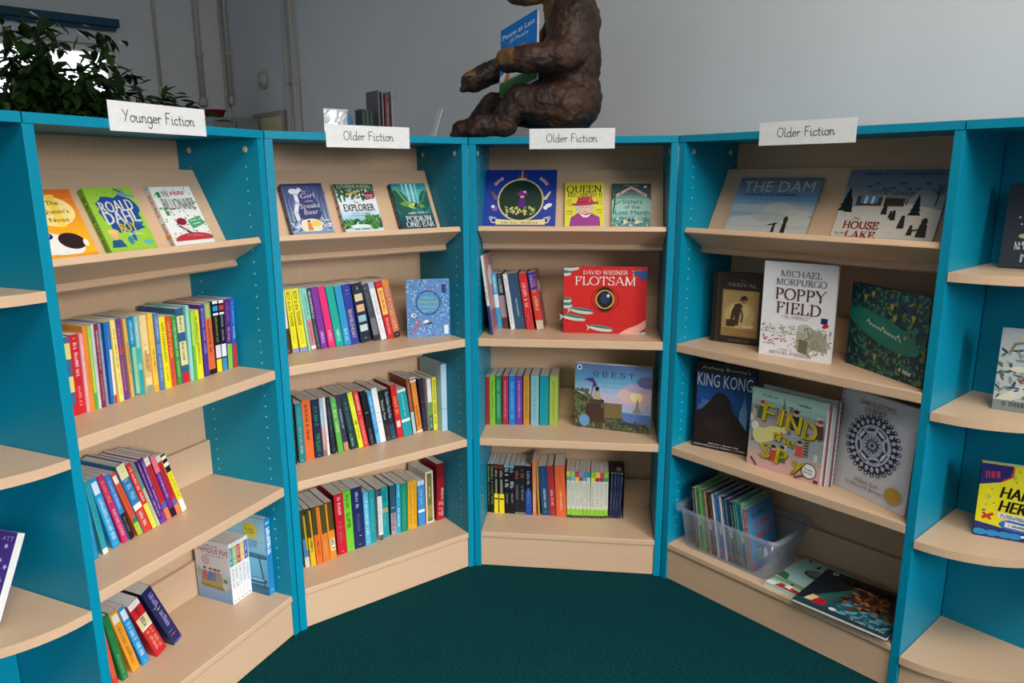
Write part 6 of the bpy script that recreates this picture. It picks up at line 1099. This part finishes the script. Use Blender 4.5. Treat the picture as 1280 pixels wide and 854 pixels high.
for i, c in enumerate(bc):
    tt = .0072 if i % 3 else .0092
    if i == 20: tt = .010
    ln = 9.5+.16*i; hB = .212+.008*((i*7) % 5)/4 if i < 20 else .205
    gap = .0052 if i != 5 else .006
    bt = book(TRAY @ T(x+.012, .014, .0022) @ RY(-ln), tt, hB, .158, c, '%s thin picture book, %s from left in the clear tray' % (looks[i], ordinal(i+1)), [('q', .08, .95, ['E8E8E0', 'C8D8E0', '2A2A2A', 'F0E0A0'][i % 4], .5, 1.2)]+([('b', .05, .16, 'C83A30')] if i % 4 == 1 else [('b', .4, .55, 'E8E4D0')] if i % 4 == 2 else []), group='thin picture books in the clear tray', seed=i)
    if i == 20:
        a = Art(.158, hB); strips(a, ['2A6A9A', '3A7AA8', '4A88AE', '3A6A98'])
        a.scribble(.2, .86, .85, .86, .02, '1E3A5A', 2)
        a.scribble(.1, .68, .9, .68, .022, 'B8443A', 4); a.scribble(.3, .5, .8, .5, .02, 'B8443A', 6)
        a.ell(.8, .2, .16, .14, '7A4A2E'); a.ell(.8, .24, .12, .09, '2A1A14'); person(a, .3, .12, .22, '3A8A5A', 'D8B090', '2A1A14', .6); person(a, .5, .12, .2, 'D8D8D8', 'C89A80', '3A2A1A', .6); a.rect(0, 0, 1, .1, '2A4A6A')
        a.build('cover_art', bt, T(tt+.0001, 0, 0) @ RZ(90) @ RX(90))
    x += (tt+.0004)/cos(radians(ln))+.0019

# two picture books lying flat
def flat(u, s, d, z, yaw): return UM(u) @ T(s, d, z) @ RZ(yaw) @ RX(-90)
def c_journey(a, t):
    strips(a, ['B8CCC4', 'A8C8C4', '9CC4C4', '8CB8BC', 'A8CCC8']); a.poly([(0, .26), (.2, .3), (.5, .26), (1, .3), (1, .2), (0, .2)], '7A9A6A'); a.rect(0, .0, 1, .2, '9AB8A8'); a.ell(.5, .12, .5, .05, 'C8D8CC'); a.poly([(0, .3), (.14, .28), (.1, .42), (0, .46)], '3A6A50')
    a.poly([(.1, .06), (.42, .06), (.36, .14), (.14, .16)], 'B02A30'); person(a, .24, .1, .14, 'E4E4E0', '3A241E', '1A1212', .6); a.ell(.05, .08, .06, .04, 'E4E8E4')
    a.ell(.3, .66, .13, .1, '4A4A48'); a.ell(.3, .69, .12, .07, '6A6C6A'); a.ell(.1, .94, .02, .02, '2A2A2A')
    for i, ch in enumerate('JOURNEY'): t.text(ch, .22+.115*i, .87, .016, '1E2C34', .02, .012)
    t.scribble(.22, .5, .5, .48, .004, '5A7A84', 3)
face_book(flat('D', .385, .012, Z4+.0085, -2) @ T(0, 0, 0), .27, .245, .008, 'A8C8C4', 'pale green-blue picture book lying flat, partly under a dark one', c_journey)
def c_return(a, t):
    strips(a, ['1E3A44', '24505A', '2A5A5E', '3A3A3A', '3A2420', '241418', '14161E']); a.poly([(0, .1), (.0, 1), (.2, 1), (.35, .6), (.2, .2)], '16202E'); a.poly([(.2, .2), (.5, .65), (.42, .75), (.12, .25)], '2F6A62'); a.poly([(.34, .2), (.5, .6), (.46, .66)], '26305A')
    leaves(a, 70, .4, .3, .98, .8, .012, ['7A3A20', 'A85A2A', '5A2A1E', '8A4A2A', 'C88A4A'], 4); leaves(a, 50, .4, .1, .95, .4, .012, ['3A7A8A', '2A5A6A', '5A9AA8', '6AB0C0'], 5)
    a.poly([(.08, .12), (.16, .12), (.2, .26), (.12, .28)], 'D8C890'); a.poly([(.16, .1), (.3, .1), (.3, .24), (.2, .26)], 'B01A30'); a.ell(.4, .12, .04, .03, 'D8DCD8'); a.ell(.12, .93, .035, .035, 'E4E4E0'); a.ell(.12, .93, .015, .018, '1A1A1A')
    for i, ch in enumerate('RETURN'): t.text(ch, .28+.12*i, .85, .022, '7A1420', .026, .02)
    t.scribble(.6, .08, .95, .07, .008, 'A8C0C8', 3)
face_book(flat('D', .497, -.022, Z4+.0192, 2.5), .268, .245, .008, '14202A', 'dark picture book with a red dress patch, lying flat on top', c_return)

# books on the corner units
def c_dark(a, t):
    a.rect(0, 0, 1, 1, '27323E')
    a.ell(.48, .74, .12, .06, 'C8403A'); a.ell(.5, .52, .22, .1, '10151A'); a.poly([(.3, .55), (.42, .62), (.7, .6), (.66, .45), (.42, .42)], '7AA89A'); a.ell(.5, .4, .2, .05, 'D8C83A'); a.ell(.32, .38, .08, .04, 'C8C0A0')
    for u, v in ((.3, .68), (.22, .6), (.26, .52), (.36, .74)): a.ell(u, v, .02, .014, 'E0E0E0', 8)
    t.scribble(.2, .29, .9, .31, .009, 'E4E4E4', 2); t.scribble(.2, .24, .9, .26, .009, 'E4E4E4', 3); t.text('Mo', .5, .12, .02, 'E8E8EC', .05, .02)
face_book(on_shelf('D', .847, .187, 1.1517, 10.9, 8, .014), .135, .206, .014, '27323E', 'dark slate book at the right edge, topmost corner shelf', c_dark, 'h')
def c_puz(a, t):
    a.rect(0, 0, 1, 1, 'B4BCBE'); leaves(a, 150, .02, .06, .98, .8, .010, ['3A5A4A', '5A6A5A', '8A9A90', '2A4A5A', 'C8C8BC', '7A8A8A'], 4)
    a.poly([(0, .12), (.2, .1), (1, .5), (1, .62), (.3, .3)], 'D0D0C4'); leaves(a, 24, .2, .2, .9, .7, .008, ['A83A3A', '2A4A8A', 'C8B070', '8A3A30'], 7); a.ell(.3, .52, .12, .05, 'D8D4C4'); a.ell(.45, .7, .08, .1, '3A6A50'); a.ell(.6, .55, .05, .06, 'A8303A')
    a.line([(.15, .72), (.2, .82), (.4, .86), (.75, .88)], .006, '8A7A6A'); a.ell(.3, .9, .06, .04, 'C8B8A8'); a.rect(.0, 0, 1, .13, '7A8688'); t.scribble(.05, .08, .95, .1, .011, '2E3A44', 4)
face_book(on_shelf('D', .889, .141, .8036, 14.4, 1, .013), .150, .207, .013, 'B4BCBE', 'grey-green patterned book at the right edge, second corner shelf down', c_puz, 'h', spine='7E9A98', spine_feats=[('q', .2, .9, '3A5A5A')])
def c_happy(a, t):
    a.rect(0, 0, 1, 1, 'E2D822'); a.poly([(0, .99), (.42, .99), (.4, .85), (.28, .76), (0, .7)], '2A2A72'); a.poly([(0, 0), (1, 0), (1, .22), (.6, .12), (.3, .16), (0, .2)], '20306E')
    for u in (.08, .25, .42, .55): a.ell(u, .06, .1, .05, '2A8AC8')
    a.ell(.62, .2, .3, .1, '2A6AB8'); a.ell(.95, .05, .2, .1, 'C83A48'); a.ell(.66, .07, .03, .02, 'E8E8F0'); a.ell(.93, .86, .05, .04, 'C83A38')
    t.text('HAPPY', .60, .62, .030, '16161C', .098, .05, -3, .12); t.text('HERE', .53, .44, .030, '16161C', .074, .05, -3, .12)
    a.poly([(.3, .36), (1, .3), (1, .22), (.3, .28)], 'DDE0DC'); t.scribble(.33, .33, .95, .28, .005, '3A4A5A', 3); t.scribble(.33, .305, .95, .255, .005, '3A4A5A', 8); a.poly([(.4, .24), (.85, .2), (.85, .13), (.4, .17)], 'DDE0DC'); t.scribble(.45, .2, .8, .17, .006, '3A4A5A', 5)
    a.line([(.1, .26), (.22, .32)], .008, 'C8302A'); a.line([(.1, .32), (.2, .25)], .006, 'C8302A'); a.line([(.42, .97), (.42, .85), (.3, .78)], .004, 'C83A38')
    for u, v in ((.14, .55), (.6, .82), (.45, .84)): star(a, u, v, .045, .016, 4, '3A6A8A'); star(a, u, v, .03, .01, 4, 'E2D822')
    for u, v in ((.17, .66), (.22, .47), (.12, .44), (.48, .78), (.7, .9), (.5, .93)): a.ell(u, v, .012, .01, '2A2A4A', 8)
    t.scribble(.06, .84, .26, .86, .018, 'C83A5A', 6); a.ell(.1, .36, .03, .015, '3A6A8A', 10)
face_book(on_shelf('D', .886, .149, .4554, 24.2, 2, .016), .165, .200, .016, 'E2D822', 'bright yellow paperback at the right edge, above the lowest corner shelf', c_happy, spine='23403A')
def c_purple(a, t):
    a.rect(0, 0, 1, 1, '4A2A86')
    for u, v in ((.8, .7), (.9, .5), (.6, .6), (.3, .4), (.5, .8), (.85, .85), (.93, .64)): star(a, u, v, .05, .02, 5, 'D8D0EA')
    t.text('ATT', .84, .93, .009, 'E4DCF0', .03, .012); t.scribble(.2, .3, .8, .3, .02, 'E8C84A', 3)
PB = (-.1436, .1089, -82, 28)
face_book(UM('A') @ T(PB[0], PB[1], .4596+.02*sin(radians(PB[3]))) @ RZ(PB[2]) @ RX(-PB[3]) @ T(-.13, 0, 0), .130, .198, .02, '4A2A86', 'purple starry paperback at the far left edge on a curved shelf', c_purple)

# ------------------------------------------------------------------ things on top of the bookcases
FUR = noise_mat('dark_brown_papier_mache', ['160D0C', '2C1B16', '40281C', '22140F'], 11, rough=.58, detail=8, bump=.9, bscale=38, contrast=(.3, .72))
TAN = noise_mat('rubbed_tan_papier_mache', ['3E2A18', '644826', '80602F'], 14, rough=.6, detail=5, bump=.4, bscale=40)
BEAR = UM('C') @ T(0, 0, H+.0005)
bear = empty('bear_sculpture', BEAR, 'dark brown seated bear sculpture reading a blue book on the middle bookcase', 'sculpture')
bm = bmesh.new()
def limb(pts, n=7):
    for (p, r), (p2, r2) in zip(pts[:-1], pts[1:]):
        for i in range(n+1):
            f = i/n; c = Vector(p).lerp(Vector(p2), f); rr_ = r+(r2-r)*f
            bmesh.ops.create_icosphere(bm, subdivisions=2, radius=rr_, matrix=Matrix.Translation(c))
def ball(c, rx, ry, rz): bmesh.ops.create_icosphere(bm, subdivisions=3, radius=1, matrix=Matrix.Translation(c) @ Matrix.Diagonal((rx, ry, rz, 1)))
ball((.30, .165, .13), .122, .135, .125); ball((.314, .165, .24), .104, .125, .13); ball((.333, .165, .34), .078, .115, .12)
limb([((.322, .165, .36), .095), ((.30, .165, .45), .080), ((.262, .165, .515), .084)]); limb([((.25, .165, .50), .07), ((.175, .165, .463), .047), ((.135, .165, .46), .038)])
ball((.285, .105, .60), .022, .034, .034); ball((.285, .225, .60), .022, .034, .034)
limb([((.30, .09, .10), .095), ((.22, .072, .105), .068), ((.155, .064, .117), .050)]); limb([((.155, .064, .117), .050), ((.105, .066, .05), .044)]); limb([((.115, .066, .042), .041), ((.035, .058, .036), .035)])
limb([((.27, .245, .10), .085), ((.05, .262, .118), .05)]); limb([((.05, .262, .118), .05), ((-.015, .255, .05), .042)]); limb([((-.005, .255, .04), .039), ((-.068, .25, .036), .035)])
limb([((.325, .085, .36), .075), ((.32, .040, .265), .060), ((.29, .010, .240), .054)]); limb([((.29, .010, .240), .054), ((.19, -.006, .231), .043), ((.125, .022, .233), .040)])
limb([((.29, .245, .36), .07), ((.20, .305, .265), .050)]); limb([((.20, .305, .265), .050), ((.05, .292, .238), .042), ((-.03, .268, .200), .040)]); 
for k in range(4):
    limb([((.118-.01*k, .002+.013*k, .220+.004*k), .013), ((.092+.004*k, .014+.012*k, .210+.003*k), .011)], 3)
    limb([((-.045, .245+.012*k, .18), .013), ((-.062, .246+.012*k, .172), .010)], 3)
    limb([((.02, .037+.014*k, .028), .015), ((.006, .037+.014*k, .020), .013)], 3)
    limb([((-.085, .23+.014*k, .026), .014), ((-.096, .23+.014*k, .019), .012)], 3)
body = mesh_obj('body', bm, [FUR, TAN], bear)
rm = body.modifiers.new('remesh', 'REMESH'); rm.mode = 'VOXEL'; rm.voxel_size = .005
smd = body.modifiers.new('smooth', 'SMOOTH'); smd.factor = .5; smd.iterations = 6
tx = bpy.data.textures.new('lumps', 'CLOUDS'); tx.noise_scale = .05
dm = body.modifiers.new('lumps', 'DISPLACE'); dm.texture = tx; dm.strength = .012; dm.mid_level = .5
tx2 = bpy.data.textures.new('fur_tool_marks', 'CLOUDS'); tx2.noise_scale = .016
dm2 = body.modifiers.new('marks', 'DISPLACE'); dm2.texture = tx2; dm2.strength = .007; dm2.mid_level = .5
dg = bpy.context.evaluated_depsgraph_get(); dg.update()
me2 = bpy.data.meshes.new_from_object(body.evaluated_get(dg)); body.modifiers.clear(); old = body.data; body.data = me2; bpy.data.meshes.remove(old)
me2.materials.clear(); me2.materials.append(FUR); me2.materials.append(TAN)
for p in me2.polygons:
    p.use_smooth = True; c = p.center
    tanp = (c.x < .262 and c.z > .26 and abs(c.y-.165) < .075) or (c.x < .19 and c.z > .40) or (c.x < .15 and .18 < c.z < .28 and c.y < .1 and c.z > .215) or (c.x < -.01 and c.z > .215 and c.y > .2) or (.18 < c.x < .235 and c.z < .11 and abs(c.y-.165) < .07)
    p.material_index = 1 if tanp else 0
for v in me2.vertices:
    if v.co.z < .0: v.co.z = 0.0
for y in (.118, .212):
    bm = bmesh.new(); bmesh.ops.create_icosphere(bm, subdivisions=2, radius=.011, matrix=Matrix.Translation((.195, y, .535))); mesh_obj('eye', bm, mat('0C0A0A', .15), bear, True)
bm = bmesh.new(); bmesh.ops.create_icosphere(bm, subdivisions=2, radius=1, matrix=Matrix.Translation((.100, .165, .475)) @ Matrix.Diagonal((.016, .024, .017, 1))); mesh_obj('nose', bm, mat('120C0C', .3), bear, True)
def c_peace(a, t):
    a.rect(0, 0, 1, 1, '1C6FC0'); a.poly([(0, 0), (1, 0), (1, .42), (.8, .5), (.5, .44), (0, .28)], 'D8DCE0'); a.rect(0, 0, 1, .12, '3E7A44'); a.poly([(0, .12), (1, .12), (1, .16), (0, .2)], '4A8A50')
    a.ell(.16, .62, .1, .1, 'D8CFA0'); a.poly([(.5, .3), (.66, .34), (.72, .5), (.62, .62), (.5, .52), (.42, .4)], 'B8622E'); a.ell(.62, .56, .09, .09, 'B8622E'); a.poly([(.12, .16), (.26, .2), (.3, .32), (.16, .28)], 'C87A30')
    t.text('Peace at Last', .5, .86, .019, 'D8E6F2', .148, .004, 0, .1); t.text('Jill Murphy', .52, .755, .013, 'C0D8EC', .085, .0, 0, .1)
_o = Vector((.0811, .150, .135)); _x = Vector((.144, -.100, .0525)).normalized(); _z = Vector((-.0201, .12, .2265)); _z = (_z-_x*_z.dot(_x)).normalized(); _y = _z.cross(_x)
BK = BEAR @ Matrix(((_x.x, _y.x, _z.x, _o.x), (_x.y, _y.y, _z.y, _o.y), (_x.z, _y.z, _z.z, _o.z), (0, 0, 0, 1)))
face_book(BK, .168, .252, .011, '1C6FC0', 'blue and white picture book held up by the bear', c_peace)

BT = UM('B') @ T(0, 0, H+.0003)
fb = empty('foil_packet', BT @ T(.266, .215, 0), 'shiny crumpled silver packet on bookcase top left of the bear', 'packet')
FOIL = noise_mat('silver_foil', ['C8CCD0', 'F0F2F4', 'DCE0E4'], 20, rough=.22); FOIL.node_tree.nodes['Principled BSDF'].inputs['Metallic'].default_value = .45
bm = bmesh.new(); r_ = random.Random(2)
g = [[None]*9 for _ in range(9)]
def packet(side):
    G = [[bm.verts.new((.078*i/8+.002*(r_.random()-.5), side*(.014*sin(pi*i/8)*(1-.75*j/8)+.001)+.004*(r_.random()-.5)*(0 < i < 8), .079*j/8)) for j in range(9)] for i in range(9)]
    for i in range(8):
        for j in range(8): bm.faces.new((G[i][j], G[i+1][j], G[i+1][j+1], G[i][j+1]))
    return G
Ga, Gb = packet(-1), packet(1)
for k in range(8):
    bm.faces.new((Ga[0][k], Ga[0][k+1], Gb[0][k+1], Gb[0][k])); bm.faces.new((Ga[8][k], Ga[8][k+1], Gb[8][k+1], Gb[8][k])); bm.faces.new((Ga[k][8], Ga[k+1][8], Gb[k+1][8], Gb[k][8])); bm.faces.new((Ga[k][0], Ga[k+1][0], Gb[k+1][0], Gb[k][0]))
mesh_obj('pouch', bm, FOIL, fb)
bm = bmesh.new(); box(bm, -.002, .080, -.004, .004, .0785, .085, 0, .001); mesh_obj('sealed_edge', bm, FOIL, fb)
dc = empty('plate', BT @ T(.335, .262, .046) @ RX(80), 'blue round plate propped behind the silver packet', 'plate')
bm = bmesh.new(); lathe(bm, [(.022, -.003), (.030, -.002), (.046, .005), (.046, .0065), (.03, .001), (.022, .0)], 32); mesh_obj('dish', bm, mat('4A78A8', .35), dc)
bm = bmesh.new(); lathe(bm, [(.045, .0052), (.0475, .0062), (.0475, .0075), (.045, .0068)], 32); mesh_obj('rim', bm, mat('3A6898', .35), dc)
for i, (s_, c_) in enumerate(((.388, '1C2A26'), (.401, '24342C'), (.4145, '1A2422'))):
    book(BT @ T(s_, .20, 0), .0118, .088-.002*i, .05, c_, '%s small dark green booklet standing on the top between packet and tall books' % ['left', 'middle', 'right'][i], [('q', .1, .9, '4A6A5A')], group='small dark booklets on the bookcase top')
for i, (s_, t_, h_, c_, l_) in enumerate(((.446, .006, .148, '4A4A52', 'leftmost slim dark grey book standing tall on the bookcase top'), (.460, .006, .144, '5A5A62', 'second slim grey book standing tall on the bookcase top'), (.471, .016, .138, '5A2426', 'dark red book standing between grey books on the bookcase top'), (.493, .011, .147, '6E727C', 'lighter grey book ending the tall row on the bookcase top'))):
    book(BT @ T(s_, .20, 0), t_, h_, .085, c_, l_, [('q', .3, .8, '9A9AA0')], 'h', group='tall books on the bookcase top')
sh = empty('plastic_sheet', BT @ T(.665, .225, .002) @ RY(20), 'thin pale plastic strip leaning edge-on beside the bear\'s foot', 'plastic strip')
bm = bmesh.new(); box(bm, 0, .0025, 0, .03, 0, .108, 0, .0005); mesh_obj('strip', bm, mat('C4CACE', .3), sh)
bm = bmesh.new(); box(bm, -.008, .010, 0, .03, -.0015, .0015); mesh_obj('foot', bm, mat('C4CACE', .3), sh); sh.matrix_world = BT @ T(.665, .225, .005) @ RY(20)

# ------------------------------------------------------------------ indoor fig tree behind the left bookcase
FX, FY = -2.70, 1.36
fig = empty('potted_fig', T(FX, FY, 0), 'leafy dark green indoor tree in front of the bright window', 'plant')
bm = bmesh.new(); lathe(bm, [(.13, 0), (.17, .30), (.185, .31), (.185, .34), (.165, .34), (.16, .29), (.02, .285)], 32); mesh_obj('pot', bm, noise_mat('brown_glazed_pot', ['4A3426', '5E4432'], 8, rough=.4), fig)
bm = bmesh.new(); lathe(bm, [(.158, .27), (.155, .296), (.02, .302)], 24); mesh_obj('soil', bm, noise_mat('potting_soil', ['1A120C', '2E2018'], 60, rough=.95), fig)
BARK = noise_mat('grey_brown_bark', ['4A3A2C', '6A5642'], 20, (4, 4, 1), rough=.8)
LEAF = noise_mat('fig_leaf', ['16260F', '24401A', '35541F', '1C3014'], 5, rough=.4, contrast=(.3, .7))
r = random.Random(21); twigs = []
bm = bmesh.new()
tube(bm, [(0, 0, .29), (.02, .01, .8), (-.01, .0, 1.25), (.0, .02, 1.6)], [.022, .019, .016, .012], 8)
for i in range(70):
    z0 = 1.05+.62*r.random(); an = 2*pi*r.random(); L = .26+.36*r.random(); el = radians(10+65*r.random())
    p0 = Vector((0, 0, z0)); p1 = p0+Vector((cos(an)*cos(el), sin(an)*cos(el), sin(el)))*L*.55; p2 = p1+Vector((cos(an+.3)*cos(el*.8), sin(an+.3)*cos(el*.8), sin(el*.8)))*L*.6
    tube(bm, [p0, p1, p2], [.007, .005, .002], 5); twigs.append((p0, p1, p2))
mesh_obj('branches', bm, BARK, fig)
bm = bmesh.new()
def leaf(p, d, L, w):
    d = d.normalized(); s = d.cross(Vector((r.uniform(-.4, .4), r.uniform(-.4, .4), 1))).normalized(); n = s.cross(d)
    q = [p, p+d*L*.3+s*w*.5+n*.004, p+d*L*.65+s*w*.42+n*.002, p+d*L-n*.008, p+d*L*.65-s*w*.42+n*.002, p+d*L*.3-s*w*.5+n*.004]
    m1, m2 = p+d*L*.3-n*.003, p+d*L*.65-n*.004
    V = [bm.verts.new(v) for v in q+[m1, m2]]
    for f in ((0, 1, 6), (1, 2, 7, 6), (2, 3, 7), (3, 4, 7), (4, 5, 6, 7), (5, 0, 6)): bm.faces.new([V[k] for k in f])
for p0, p1, p2 in twigs:
    for k in range(80):
        f = .25+.8*r.random(); b = p0.lerp(p1, f*2) if f < .5 else p1.lerp(p2, (f-.5)*2)
        b = b+Vector((r.gauss(0, .05), r.gauss(0, .05), r.gauss(0, .05)))
        leaf(b, Vector((b.x*1.5+r.gauss(0, .6), b.y*1.5+r.gauss(0, .6), r.gauss(-.35, .45))), .07+.045*r.random(), .034+.02*r.random())
fol = mesh_obj('foliage', bm, LEAF, fig); fol['kind'] = 'stuff'
